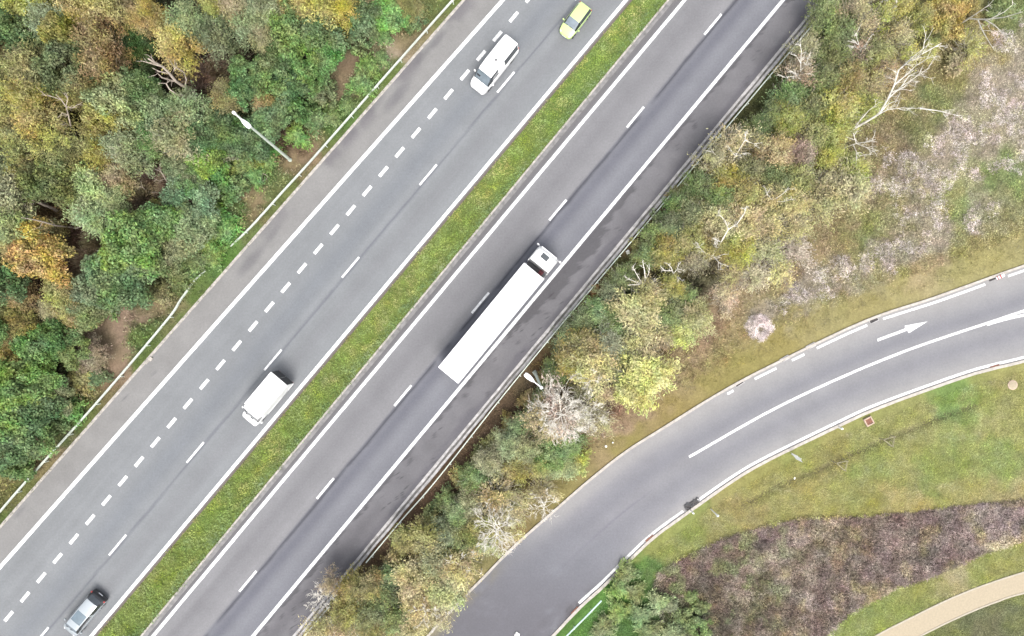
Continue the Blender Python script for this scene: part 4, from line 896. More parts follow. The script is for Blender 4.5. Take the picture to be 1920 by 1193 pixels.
def crown_dense(seed, R=2.5, H=6.0, nc=64, leaf=.11, npc=190, low=.35):
    rng = np.random.default_rng(seed); C = []; Nn = []
    for k in range(nc):
        u = rng.uniform(-.25, 1); th = rng.uniform(0, 2 * math.pi); rr = math.sqrt(max(0, 1 - u * u)) if u > 0 else 1.0
        lob = 1 + .22 * math.sin(3 * th + seed) + .13 * math.sin(5 * th + 2 * seed)
        q = rng.uniform(.62, 1.0); c = np.array([R * lob * rr * q * math.cos(th), R * lob * rr * q * math.sin(th), H * (low + (1 - low) * .5) + H * (1 - low) * .5 * u * q])
        cr = R * rng.uniform(.17, .34); n = int(npc * (cr / (R * .26)) ** 2)
        d = unit(rng.normal(0, 1, (n, 3)) + np.array([0, 0, .5])); rad = rng.uniform(.55, 1.05, (n, 1)) * cr
        C.append(c + d * rad * np.array([1.15, 1.15, .8])); Nn.append(unit(d + np.array([0, 0, .5])))
    C = np.concatenate(C); Nn = np.concatenate(Nn)
    return leaves(C, Nn, leaf, leaf * .62, rng)
def crown_feather(seed, R=2.5, H=6.0, nb=125, leaf=.12, per=62, droop=.15, low=.4):
    """ascending wands clothed with narrow leaves: star-like from above"""
    rng = np.random.default_rng(seed); C = []; Ax = []; Nn = []
    for k in range(nb):
        th = rng.uniform(0, 2 * math.pi); el = rng.uniform(.05, 1.0) ** .8
        lob = 1 + .2 * math.sin(3 * th + seed * 1.7) + .15 * math.sin(7 * th + seed)
        rr = R * lob * math.cos(el * 1.35) * rng.uniform(.75, 1.1); zt = H * (low + (1 - low) * math.sin(el * 1.5)) * rng.uniform(.85, 1.05)
        s0 = rng.uniform(.15, .45); p0 = np.array([rr * s0 * math.cos(th + .3), rr * s0 * math.sin(th + .3), H * low * .8 + (zt - H * low * .8) * s0]); p1 = np.array([rr * math.cos(th), rr * math.sin(th), zt])
        m = int(per * rng.uniform(.6, 1.3)); t = rng.uniform(.1, 1, (m, 1)) ** .7
        pts = p0 + (p1 - p0) * t; pts[:, 2] += np.sin(t[:, 0] * 3.1) * .25 - droop * t[:, 0] ** 3 * H * .15
        pts += rng.normal(0, .17 * R / 2.5, (m, 3)) * (0.5 + t)
        ax = np.repeat(unit(p1 - p0)[None], m, 0); C.append(pts); Ax.append(ax); Nn.append(np.repeat(np.array([[0, 0, 1.]]), m, 0) + .4 * ax)
    C = np.concatenate(C); Ax = np.concatenate(Ax); Nn = np.concatenate(Nn)
    return leaves(C, Nn, leaf, leaf * .36, rng, Ax, .5)
def branch_tree(seed, H, R, nprim, mat, name="branches", r0=.07, sub=7, tw=5, lean=(0, 0), trunk_r=.12, start=.3, fan=None, twr=.011):
    """bare tree: trunk, limbs, branchlets and twigs as tapered tubes"""
    rng = random.Random(seed); mb = MB(); tp = []
    for i in range(7):
        t = i / 6; tp.append((lean[0] * t ** 1.3 + rng.uniform(-.12, .12) * (i > 0), lean[1] * t ** 1.3 + rng.uniform(-.12, .12) * (i > 0), -.25 if i == 0 else H * t))
    mb.tube(tp, [trunk_r * (1 - .85 * i / 6) for i in range(7)], 8)
    def at(t):
        q = t * 6; i = min(int(q), 5); fr = q - i; return Vector(tp[i]).lerp(Vector(tp[i + 1]), fr)
    fine = MB()
    for k in range(nprim):
        t = start + (1 - start) * (k + rng.uniform(0, .8)) / nprim; p = at(min(t, .98)); a = k * 2.4 + rng.uniform(-.4, .4)
        if fan is not None: a = fan + rng.uniform(-.75, .75)
        ln = R * (1.1 - .55 * t) * rng.uniform(.75, 1.15) * (1.0); rise = ln * rng.uniform(.35, .9)
        d = Vector((math.cos(a), math.sin(a), 0)); q = [p]
        for s in (.3, .6, .85, 1.0): q.append(p + d * ln * s + Vector((rng.uniform(-.1, .1) * ln, rng.uniform(-.1, .1) * ln, rise * s ** 1.2)))
        rr = r0 * (1.15 - .7 * t); mb.tube(q, [rr, rr * .8, rr * .55, rr * .35, rr * .12], 6)
        for j in range(sub):
            s = rng.uniform(.25, 1.0) * 4; i = min(int(s), 3); b = q[i].lerp(q[i + 1], s - i); aa = a + rng.choice((-1, 1)) * rng.uniform(.3, 1.0); l2 = ln * rng.uniform(.22, .5)
            e = b + Vector((math.cos(aa), math.sin(aa), rng.uniform(.1, .8))) * l2; mid = b.lerp(e, .5) + Vector((rng.uniform(-.06, .06), rng.uniform(-.06, .06), rng.uniform(-.03, .08))) * l2 * 2
            mb.tube([b, mid, e], [rr * .34, rr * .22, rr * .08 + .004], 4)
            for w in range(tw):
                f = b.lerp(e, rng.uniform(.3, 1)); a3 = aa + rng.choice((-1, 1)) * rng.uniform(.2, .9); l3 = l2 * rng.uniform(.25, .6); g = f + Vector((math.cos(a3), math.sin(a3), rng.uniform(-.1, .7))) * l3
                fine.tube([f, g], [twr, twr * .4], 3, False)
    return mb, fine
def twig_bush(seed, R=1.6, H=1.9, n=1100):
    rng = np.random.default_rng(seed); th = rng.uniform(0, 6.28, n); el = rng.uniform(.1, 1, n); rr = R * np.cos(el * 1.3) * rng.uniform(.5, 1.1, n)
    p1 = np.c_[rr * np.cos(th), rr * np.sin(th), H * (.25 + .75 * np.sin(el * 1.5)) * rng.uniform(.7, 1.1, n)]
    s = rng.uniform(0, .55, n)[:, None]; p0 = p1 * np.array([1, 1, .9]) * s + rng.normal(0, .12, (n, 3)) * np.array([1, 1, .3]); p0[:, 2] = np.maximum(p0[:, 2], .05)
    ax = (p1 - p0) / 2; c = (p0 + p1) / 2; nz = unit(np.cross(ax, rng.normal(0, 1, (n, 3)))); b = nz * rng.uniform(.012, .034, (n, 1))
    V = np.empty((n, 4, 3)); V[:, 0] = c - ax - b; V[:, 1] = c - ax + b; V[:, 2] = c + ax + b * .4; V[:, 3] = c + ax - b * .4
    return V.reshape(-1, 3), np.arange(n * 4).reshape(n, 4)
CR = {}
def reg(kind, fn, seeds, H, R, crown_name, mat, tmat, tr=.13, nl=6, fine=0):
    L = []
    for s in seeds:
        V, F = fn(s); L.append((np_mesh(crown_name, V, F, M[mat]), trunk_mesh("trunk" if H > 3 else "stem", H, R, s, M[tmat], tr, nl, fine)))
    CR[kind] = (L, H, R, crown_name)
reg("dense", lambda s: crown_dense(s), (1, 2, 3, 4), 6.0, 2.5, "crown", "leaf", "bark_brown")
reg("big", lambda s: crown_dense(s, 2.5, 6.0, 54, .145, 130), (5, 6, 7), 6.0, 2.5, "crown", "leaf", "bark_brown")
reg("feather", lambda s: crown_feather(s), (11, 12, 13, 14, 15), 6.0, 2.5, "crown", "leaf", "twig", .11, 9, 40)
reg("willow", lambda s: crown_feather(s, nb=150, leaf=.13, per=44, droop=.3), (21, 22, 23), 6.0, 2.5, "crown", "leaf", "twig_pale", .10, 9, 50)
reg("thin", lambda s: crown_feather(s, nb=75, leaf=.12, per=30, droop=.1), (25, 26, 27), 6.0, 2.5, "crown", "leaf", "twig_pale", .09, 16, 120)
reg("scrub", lambda s: crown_feather(s, nb=190, leaf=.12, per=34, droop=.12), (61, 62, 63, 64), 6.0, 2.5, "crown", "leaf", "twig_pale", .08, 16, 90)
reg("bush", lambda s: crown_dense(s, 1.5, 2.0, 30, .13, 70, .1), (31, 32, 33), 2.0, 1.5, "foliage", "leaf", "bark_brown", .05, 6)
reg("herb", lambda s: crown_feather(s, 1.5, 1.6, 90, .15, 26, .4, .15), (35, 36), 1.6, 1.5, "foliage", "leaf", "bark_brown", .03, 4)
reg("twigs", lambda s: twig_bush(s), (41, 42, 43), 2.0, 1.6, "branches", "straw", "bark_brown", .05, 6)
CN = {  # colour word -> how the leaves look in daylight
 "olive": (150, 146, 84), "yellow green": (170, 168, 86), "golden yellow": (178, 166, 92), "amber orange": (180, 166, 88), "tan orange": (194, 168, 106), "grey green": (142, 152, 114),
 "pale green": (154, 168, 116), "blue green": (110, 132, 98), "deep green": (90, 118, 72), "mid green": (112, 140, 84), "bright green": (118, 154, 80), "brown olive": (148, 134, 80), "dull tan": (172, 160, 116),
 "straw yellow": (180, 174, 122), "lime yellow": (190, 192, 118), "red brown": (142, 122, 102), "pinkish brown": (168, 144, 118), "grey brown": (152, 138, 116), "dark olive": (114, 118, 74), "dark green": (78, 100, 64), "pale pink": (184, 170, 146), "warm yellow": (176, 168, 86)}
KINDN = {"dense": ("leafy tree", "tree"), "big": ("large leaved tree", "tree"), "feather": ("feathery tree", "tree"), "willow": ("fine leaved tree", "tree"), "thin": ("thin airy tree", "tree"), "scrub": ("feathery tree", "tree"), "bush": ("round bush", "bush"), "herb": ("low leafy shrub", "shrub"), "twigs": ("bare twiggy shrub", "shrub")}
OBJN = {"dense": "broadleaf_tree", "big": "broadleaf_tree", "feather": "birch_tree", "willow": "willow_tree", "thin": "birch_tree", "scrub": "birch_tree", "bush": "bush", "herb": "shrub", "twigs": "bare_shrub"}
# landmarks a label may lean on
LMK = [(330, 85, "the tan orange tree"), (285, 28, "the amber orange crown at the top edge"), (64, 478, "the round amber tree at the left edge"), (330, 140, "the forked dead tree"), (132, 225, "the thin grey dead tree"), (462, 228, "the tall lamp head"), (535, 285, "the foot of the tall lamp"),
       (75, 385, "the thick broken trunk"), (95, 420, "the long thin dead trunk"), (660, 120, "the brown soil track"), (736, 92, "the pale bare soil patch"), (427, 461, "the buried end of the upper guardrail"), (378, 508, "the bent end of the lower guardrail"), (235, 600, "the pink soil patch"), (220, 690, "the lower soil patch"),
       (590, 15, "the yellow crown at the top edge"), (255, 455, "the big glossy green tree"), (5, 5, "the top left corner"), (160, 395, "the smooth pale green crown"), (60, 870, "the sandy strip behind the guardrail"), (285, 350, "the leaning dead twigs"),
       (1000, 713, "the short white lamp"), (932, 945, "the white star shaped bare tree"), (1045, 770, "the grey bare tree"), (1208, 530, "the pale forked birch"), (1345, 470, "the crooked leaning birch"), (1650, 190, "the long white bare birch"), (1830, 50, "the bare birch at the top right"),
       (1765, 65, "the yellow shrubs at the top right"), (1420, 615, "the lone pink heather patch"), (1205, 712, "the lime yellow tree"), (600, 1170, "the lower left guardrail stub"), (900, 1070, "the grey marker post"), (1095, 1160, "the blue grey rail"), (1590, 350, "the straw yellow tree by the heather"), (1030, 850, "the bright green bush by the slip road"), (690, 1060, "the end of the right guardrail"), (1290, 1170, "the dark brown heath")]
USED = set()
def relation(px, py, lead, kindtxt):
    d = sorted((math.hypot(px - a, py - b), i) for i, (a, b, n) in enumerate(LMK))
    for dist, i in d[:9]:
        a, b, n = LMK[i]
        if n in lead: continue
        dx, dy = px - a, py - b
        if dist < 14: rel = "right at"
        else:
            ang = math.degrees(math.atan2(-dy, dx)) % 360
            rel = ["right of", "up and right of", "above", "up and left of", "left of", "down and left of", "below", "down and right of"][int((ang + 22.5) // 45) % 8]
            if dist < 45: rel = "just " + rel
            elif dist > 110: rel = "well " + rel
        s = f"{lead} {kindtxt} {rel} {n}"
        s = " ".join(s.split())
        if s not in USED and len(s.split()) <= 16: USED.add(s); return s
    raise RuntimeError("no label left for %s %s" % (px, py))
def sizew(r, kind):
    if kind in ("bush", "herb", "twigs"): return "small" if r < 17 else ("" if r < 27 else "wide")
    return "small" if r < 25 else ("" if r < 37 else ("broad" if r < 48 else "very broad"))
def plant(px, py, r, colour, kind, h, seed=0, label=None, group=None, cjit=8):
    if kind == "feather" and px > lx("edge2", py): kind = "scrub"
    if kind == "dense" and px > lx("edge2", py) and h < 4.9 and px < 1500 and not (px > 1100 and py > 1000) and (px, py) != (1032, 848): kind = "scrub"
    L, H0, R0, cname = CR[kind]; rr = random.Random(int(px * 31 + py * 17 + seed))
    crown, trunk = L[rr.randrange(len(L))]
    zc = h * .72; x, y = W(px, py, zc); gpx, gpy = x * PPM + 960, 596.5 - y * PPM
    R = r / PPM * (HCAM - zc) / HCAM * (1.18 if kind in ("feather", "willow", "scrub", "thin") else 1.06)
    kt, cat = KINDN[kind]
    if label is None: label = relation(px, py, (sizew(r, kind) + " " + colour).strip(), kt)
    side = "trees and bushes of the wood left of the motorway" if gpx < lx("edge1", gpy) else ("trees and bushes between motorway and slip road" if not (gpx > 1100 and gpy > 1000) else "bushes below the slip road")
    t = thing(OBJN[kind], label, cat, (x, y, gz_at(gpx, gpy) - .02), rr.uniform(0, 6.28), group or side)
    s = R / R0; t.scale = (s, s * rr.uniform(.9, 1.12), h / H0)
    c = np.array(CN[colour], float) + np.array([rr.uniform(-cjit, cjit) for _ in range(3)])
    reg_mean = np.array((132, 136, 88.)) if gpx < lx("edge1", gpy) else np.array((160, 156, 112.))
    if gpx > lx("edge2", gpy) and colour in ("deep green", "blue green", "mid green", "bright green", "dark green", "dark olive"): c = c * .62 + np.array((136, 140, 92.)) * .38
    c = c * .84 + reg_mean * .16 if colour not in ("amber orange", "lime yellow", "pale pink") else c
    o = link(bpy.data.objects.new(cname, crown), t); c = lin(c); c = c * .92 + c.mean() * .08; o.color = (*np.clip(c / GAIN * 2.45, .005, .7), 1)
    link(bpy.data.objects.new(trunk.name.split(".")[0], trunk), t); return t
TREES = [
 # ---- wood on the left: px, py, radius px, colour, kind, height m
 (48, 12, 44, "yellow green", "feather", 8), (100, 48, 44, "grey green", "feather", 8.5), (22, 62, 42, "mid green", "dense", 8), (150, 22, 38, "golden yellow", "feather", 8), (196, 14, 36, "golden yellow", "feather", 9), (244, 22, 32, "brown olive", "feather", 8),
 (186, 78, 44, "brown olive", "feather", 8.5), (118, 66, 24, "yellow green", "big", 9.5), (60, 128, 46, "olive", "feather", 9), (128, 122, 44, "dark olive", "dense", 8.5), (195, 128, 40, "brown olive", "feather", 9), (12, 150, 38, "olive", "feather", 8), (20, 108, 30, "dark olive", "dense", 7),
 (286, 20, 20, "amber orange", "feather", 8.5), (262, 38, 22, "tan orange", "feather", 8), (304, 56, 18, "amber orange", "feather", 7.5), (330, 84, 42, "tan orange", "feather", 8), (352, 40, 40, "grey green", "feather", 8), (402, 66, 40, "blue green", "feather", 7), (438, 14, 38, "dull tan", "feather", 7.5), (402, 14, 26, "yellow green", "feather", 8), (466, 46, 36, "grey green", "feather", 7),
 (244, 78, 30, "dark green", "dense", 4.5), (258, 118, 28, "dark green", "dense", 4), (500, 26, 40, "grey green", "feather", 7.5), (498, 74, 28, "dull tan", "feather", 6.5), (592, 14, 50, "warm yellow", "feather", 7.5), (545, 22, 30, "golden yellow", "feather", 6.5), (640, 18, 34, "warm yellow", "feather", 6), 
 (548, 58, 40, "mid green", "big", 7), (596, 66, 40, "mid green", "big", 6), (566, 98, 36, "bright green", "big", 6), (610, 106, 28, "mid green", "big", 5), (524, 112, 28, "deep green", "big", 5.5), (505, 148, 34, "bright green", "big", 5.5), (545, 152, 32, "deep green", "big", 4.5), (590, 140, 26, "mid green", "big", 4.5), (462, 140, 28, "mid green", "big", 6),
 (58, 178, 42, "yellow green", "feather", 9), (20, 214, 40, "olive", "feather", 8), (72, 226, 42, "yellow green", "feather", 9), (100, 272, 42, "yellow green", "feather", 8), (40, 272, 42, "olive", "feather", 8), (135, 182, 26, "brown olive", "feather", 7), (158, 168, 30, "olive", "feather", 8),
 (222, 186, 42, "pale green", "big", 9), (202, 218, 30, "yellow green", "big", 8), (262, 176, 34, "mid green", "dense", 8), (290, 206, 34, "grey green", "dense", 7.5), (252, 222, 28, "olive", "feather", 6.5), (326, 254, 46, "grey green", "willow", 7.5), (232, 276, 42, "grey green", "willow", 7), (350, 206, 40, "grey green", "willow", 7), (282, 262, 34, "mid green", "feather", 6.5), (180, 250, 30, "brown olive", "feather", 6), (186, 290, 34, "olive", "feather", 6),
 (424, 182, 30, "brown olive", "feather", 6.5), (452, 176, 24, "mid green", "big", 6), (470, 258, 34, "deep green", "big", 4), (508, 222, 34, "mid green", "big", 3.8), (432, 258, 30, "deep green", "big", 4.5), (546, 200, 30, "mid green", "bush", 3), (400, 236, 30, "deep green", "dense", 4.5), (370, 262, 32, "mid green", "dense", 5.5), (388, 300, 32, "bright green", "big", 4.5), (340, 312, 28, "grey green", "dense", 4.5),
 (92, 332, 48, "dark olive", "dense", 7.5), (48, 314, 30, "brown olive", "feather", 7), (122, 306, 30, "olive", "feather", 7.5), (20, 366, 44, "grey green", "willow", 8), (14, 424, 44, "pale green", "willow", 8), (12, 318, 30, "grey green", "feather", 7), (166, 346, 40, "pale green", "willow", 6), (172, 396, 46, "pale green", "willow", 5.5), (222, 332, 30, "dull tan", "feather", 5), (210, 372, 30, "pale green", "willow", 5),
 (66, 478, 52, "amber orange", "dense", 7), (30, 470, 24, "golden yellow", "feather", 6.5), (88, 440, 26, "brown olive", "feather", 5),
 (258, 446, 52, "bright green", "big", 7), (290, 420, 36, "bright green", "big", 6), (236, 478, 40, "bright green", "big", 6.5), (214, 512, 44, "mid green", "big", 6), (268, 492, 36, "mid green", "big", 5.5), (186, 532, 42, "blue green", "big", 5), (228, 540, 40, "deep green", "big", 5), (248, 512, 30, "deep green", "big", 4.5),
 (352, 372, 44, "blue green", "dense", 4), (346, 428, 44, "grey green", "dense", 4), (316, 468, 36, "grey green", "dense", 4), (362, 340, 30, "mid green", "dense", 4), (306, 396, 28, "dark olive", "dense", 3.6),
 (408, 330, 26, "bright green", "bush", 2.2), (436, 352, 24, "mid green", "bush", 2), (392, 400, 34, "bright green", "herb", 1.6), (424, 424, 28, "bright green", "herb", 1.5), (384, 446, 32, "bright green", "herb", 1.6), (362, 486, 28, "mid green", "herb", 1.4), (400, 478, 24, "bright green", "herb", 1.3), (332, 520, 26, "mid green", "herb", 1.4), (300, 552, 24, "olive", "herb", 1.4),
 (168, 450, 30, "pinkish brown", "twigs", 2.6), (152, 486, 30, "pinkish brown", "twigs", 2.4), (186, 430, 26, "grey brown", "twigs", 2.6), (146, 530, 28, "pinkish brown", "twigs", 2.2), (252, 366, 34, "grey brown", "twigs", 2.8), (312, 340, 32, "pinkish brown", "twigs", 2.8), (276, 332, 26, "red brown", "twigs", 2.4), (362, 132, 34, "grey brown", "twigs", 4), (430, 104, 38, "red brown", "twigs", 3.4), (398, 128, 28, "red brown", "twigs", 3), (70, 590, 36, "pale pink", "twigs", 2.4), (106, 612, 30, "pinkish brown", "twigs", 2.2), (300, 226, 22, "grey brown", "twigs", 3),
 (14, 520, 42, "deep green", "big", 6), (34, 556, 30, "brown olive", "feather", 5), (112, 548, 34, "yellow green", "feather", 4.5), (138, 584, 32, "olive", "feather", 4), (98, 580, 24, "dull tan", "feather", 4), (170, 584, 32, "mid green", "big", 3.8), (200, 566, 30, "mid green", "herb", 2), (36, 610, 34, "brown olive", "feather", 4.5), (10, 590, 28, "brown olive", "feather", 4.5),
 (62, 652, 34, "bright green", "big", 4.5), (112, 634, 30, "deep green", "big", 4), (10, 686, 34, "golden yellow", "feather", 5), (142, 656, 30, "mid green", "big", 3.5), (172, 668, 30, "grey brown", "feather", 3), (28, 646, 26, "brown olive", "feather", 4), (30, 730, 46, "bright green", "big", 6), (74, 706, 36, "bright green", "big", 5), (20, 786, 44, "mid green", "big", 5.5), (66, 768, 38, "deep green", "big", 5), (104, 742, 28, "grey green", "dense", 3.6), (18, 836, 40, "deep green", "big", 5), (58, 820, 36, "mid green", "big", 4.5), (30, 872, 28, "mid green", "bush", 2.4), (92, 800, 24, "mid green", "bush", 2.2), (150, 712, 28, "olive", "herb", 1.6), (180, 706, 22, "mid green", "herb", 1.4), (130, 770, 26, "bright green", "herb", 1.4), (8, 884, 22, "olive", "herb", 1.4),
 (680, 36, 34, "mid green", "big", 4.5), (722, 26, 32, "bright green", "big", 4), (676, 70, 24, "mid green", "bush", 2.6), (762, 16, 26, "brown olive", "feather", 4), (712, 62, 22, "bright green", "herb", 1.6), (690, 122, 24, "bright green", "herb", 1.6), (676, 156, 26, "bright green", "herb", 1.6), (712, 112, 18, "mid green", "herb", 1.3), (612, 178, 22, "mid green", "bush", 2.2), (574, 176, 26, "deep green", "bush", 2.6), (590, 226, 26, "mid green", "herb", 1.6), (556, 252, 24, "bright green", "herb", 1.6), (520, 252, 26, "red brown", "twigs", 1.8), (506, 290, 26, "mid green", "herb", 1.6), (462, 306, 28, "bright green", "herb", 1.6), (620, 222, 20, "bright green", "herb", 1.2), (652, 196, 18, "mid green", "herb", 1.2), (780, 40, 20, "mid green", "bush", 2), (494, 188, 26, "brown olive", "feather", 4), (430, 292, 26, "grey green", "bush", 2.4), (480, 330, 22, "mid green", "herb", 1.4),
 # ---- strip between motorway and slip road
 (1548, 22, 34, "mid green", "feather", 5), (1576, 58, 36, "mid green", "feather", 5), (1604, 16, 34, "dull tan", "thin", 6), (1622, 52, 34, "dull tan", "thin", 6), (1566, 100, 40, "dark olive", "feather", 5), (1652, 30, 32, "yellow green", "thin", 6), (1684, 12, 30, "golden yellow", "feather", 6), (1680, 66, 34, "dull tan", "thin", 6), (1720, 36, 30, "olive", "feather", 6), (1776, 28, 34, "warm yellow", "dense", 5), (1806, 8, 24, "brown olive", "dense", 4.5), (1750, 68, 18, "warm yellow", "dense", 3), (1740, 92, 22, "warm yellow", "feather", 3), (1820, 86, 30, "warm yellow", "thin", 2.5), (1800, 112, 28, "dull tan", "herb", 1.4), (1880, 14, 28, "mid green", "herb", 1.6),
 (1512, 92, 34, "dull tan", "thin", 5), (1500, 132, 34, "pinkish brown", "thin", 6), (1606, 96, 34, "pinkish brown", "thin", 5), (1640, 100, 34, "olive", "feather", 5.5), (1546, 150, 38, "mid green", "feather", 5), (1592, 150, 38, "olive", "feather", 5.5), (1640, 150, 34, "dull tan", "thin", 5), (1484, 178, 36, "deep green", "feather", 4.5), (1528, 204, 38, "dark olive", "feather", 5), (1574, 204, 40, "yellow green", "feather", 6), (1620, 200, 34, "yellow green", "feather", 5), (1660, 130, 28, "dull tan", "thin", 4.5), (1480, 228, 34, "olive", "feather", 5), (1524, 252, 36, "olive", "feather", 5), (1566, 250, 34, "yellow green", "feather", 5), (1452, 216, 28, "mid green", "feather", 4.5), (1424, 240, 26, "deep green", "feather", 4), (1700, 100, 28, "yellow green", "thin", 4),
 (1376, 270, 42, "straw yellow", "thin", 6.5), (1338, 300, 30, "dull tan", "thin", 6), (1418, 276, 30, "dull tan", "thin", 6), (1456, 284, 36, "dull tan", "feather", 6.5), (1500, 284, 32, "grey brown", "feather", 5), (1548, 294, 30, "yellow green", "feather", 4.5), (1404, 318, 36, "dark olive", "feather", 5.5), (1450, 324, 36, "dark olive", "dense", 5), (1500, 330, 34, "olive", "feather", 4.5), (1360, 330, 34, "olive", "feather", 5), (1316, 350, 32, "deep green", "dense", 4.5), (1352, 372, 34, "mid green", "feather", 5), (1398, 362, 36, "olive", "feather", 5.5), (1590, 352, 46, "straw yellow", "willow", 5.5), (1548, 344, 36, "dull tan", "thin", 5), (1448, 366, 36, "dull tan", "feather", 5), (1488, 378, 34, "straw yellow", "feather", 5), (1596, 318, 34, "yellow green", "feather", 4.5), (1538, 386, 34, "straw yellow", "thin", 4.5), (1494, 424, 34, "dull tan", "thin", 4),
 (1274, 382, 30, "deep green", "dense", 3.6), (1300, 400, 34, "dark olive", "feather", 4.8), (1262, 424, 28, "deep green", "dense", 3.8), (1232, 442, 26, "mid green", "dense", 3.4), (1296, 444, 34, "olive", "feather", 4.8), (1344, 414, 42, "straw yellow", "feather", 5.5), (1396, 414, 42, "straw yellow", "feather", 5.5), (1444, 420, 36, "straw yellow", "thin", 4.8), (1384, 460, 40, "yellow green", "feather", 4.6), (1436, 472, 38, "straw yellow", "thin", 3.6), (1340, 458, 32, "olive", "feather", 4.8), (1250, 470, 32, "olive", "feather", 4.4), (1300, 488, 30, "grey brown", "thin", 4), (1214, 480, 26, "mid green", "dense", 3.6), (1488, 470, 36, "pale pink", "thin", 2.6), (1418, 516, 36, "pale pink", "thin", 2.6), (1376, 516, 34, "dull tan", "thin", 3), (1340, 510, 32, "grey brown", "twigs", 2.6), (1316, 536, 30, "grey brown", "twigs", 2.4), (1360, 556, 30, "pale pink", "thin", 2.2), (1462, 508, 32, "straw yellow", "thin", 2.4),
 (1170, 520, 28, "deep green", "dense", 3.4), (1150, 552, 28, "blue green", "dense", 3.4), (1216, 548, 34, "straw yellow", "thin", 5.5), (1258, 540, 26, "olive", "feather", 4.6), (1198, 586, 48, "straw yellow", "willow", 5.5), (1122, 584, 28, "mid green", "feather", 3.8), (1150, 610, 30, "mid green", "feather", 4), (1254, 586, 32, "mid green", "feather", 4), (1284, 562, 26, "bright green", "feather", 3), (1302, 596, 34, "straw yellow", "feather", 4), (1276, 624, 32, "lime yellow", "feather", 3.6), (1240, 630, 30, "dull tan", "thin", 4), (1092, 606, 26, "blue green", "dense", 3.2),
 (1066, 636, 28, "blue green", "dense", 3), (1104, 650, 36, "olive", "feather", 5), (1140, 646, 34, "grey green", "feather", 5), (1114, 690, 46, "straw yellow", "feather", 5.5), (1072, 676, 32, "olive", "feather", 4.6), (1186, 644, 32, "dull tan", "thin", 4.6), (1160, 688, 34, "dark olive", "feather", 4), (1208, 708, 54, "lime yellow", "willow", 5), (1180, 728, 32, "lime yellow", "willow", 4.4), (1214, 664, 28, "straw yellow", "thin", 4.4), (1130, 738, 30, "dull tan", "thin", 4), (1040, 704, 24, "deep green", "dense", 3), (1018, 752, 24, "blue green", "dense", 2.8), (1098, 730, 26, "dark olive", "feather", 3.6),
 (1046, 776, 50, "pale pink", "thin", 5.5), (1010, 782, 36, "dull tan", "thin", 5), (1092, 776, 40, "pale pink", "thin", 4.6), (1126, 790, 30, "dull tan", "thin", 3.6), (1026, 808, 32, "dull tan", "thin", 4.5), (976, 800, 28, "deep green", "feather", 3.4), (984, 842, 30, "grey green", "feather", 4), (1032, 848, 30, "bright green", "dense", 3.2), (1066, 838, 30, "bright green", "dense", 2.8), (1052, 872, 30, "pale green", "willow", 2.8), (1010, 876, 28, "olive", "feather", 3), (952, 836, 30, "grey green", "feather", 4), (920, 868, 30, "grey green", "feather", 3.8), (966, 880, 30, "olive", "feather", 3.6), (886, 900, 28, "mid green", "feather", 3.6), (1084, 866, 26, "yellow green", "herb", 1.6),
 (932, 936, 44, "dull tan", "thin", 5), (884, 944, 34, "grey green", "feather", 4), (962, 962, 34, "straw yellow", "thin", 3.6), (904, 984, 36, "olive", "feather", 4), (858, 962, 32, "mid green", "feather", 4), (1016, 922, 28, "dull tan", "thin", 3), (946, 1004, 30, "straw yellow", "thin", 3), (868, 1010, 32, "dark olive", "feather", 4), (838, 1000, 30, "grey green", "feather", 4.2), (906, 1026, 28, "straw yellow", "thin", 3),
 (798, 1012, 40, "olive", "feather", 5), (760, 1016, 28, "olive", "feather", 4.6), (812, 1052, 40, "grey green", "feather", 5), (852, 1064, 42, "straw yellow", "feather", 5), (776, 1080, 42, "straw yellow", "feather", 5.5), (828, 1106, 42, "straw yellow", "willow", 5), (782, 1130, 40, "straw yellow", "feather", 5), (862, 1104, 26, "dull tan", "thin", 3.4), (820, 1152, 34, "straw yellow", "thin", 3.6), (770, 1172, 34, "dull tan", "feather", 4),
 (726, 1084, 26, "blue green", "dense", 3.2), (716, 1118, 34, "deep green", "dense", 4), (694, 1102, 30, "olive", "feather", 4.6), (660, 1104, 32, "brown olive", "feather", 4.6), (692, 1150, 38, "dark olive", "dense", 4.5), (736, 1160, 34, "mid green", "feather", 4.5), (648, 1150, 34, "olive", "feather", 5), (618, 1096, 24, "pinkish brown", "thin", 4.5), (600, 1184, 34, "straw yellow", "thin", 4.6), (634, 1186, 34, "dull tan", "thin", 4.6), (706, 1190, 34, "olive", "feather", 4.5),
 (925, 832, 22, "olive", "herb", 1.4), (898, 862, 22, "mid green", "herb", 1.4), (868, 900, 24, "olive", "herb", 1.6), (838, 940, 24, "mid green", "herb", 1.6), (806, 976, 24, "olive", "herb", 1.6), (958, 796, 22, "brown olive", "herb", 1.3), (990, 752, 20, "olive", "herb", 1.2), (1024, 706, 20, "brown olive", "herb", 1.2), (1046, 676, 20, "olive", "herb", 1.3), (1126, 556, 20, "brown olive", "herb", 1.2), (1200, 464, 20, "olive", "herb", 1.2), (738, 1046, 22, "olive", "herb", 1.4), (1238, 412, 20, "mid green", "herb", 1.2), (1276, 362, 20, "olive", "herb", 1.2), (884, 930, 22, "grey green", "herb", 1.6),
 # ---- below the slip road
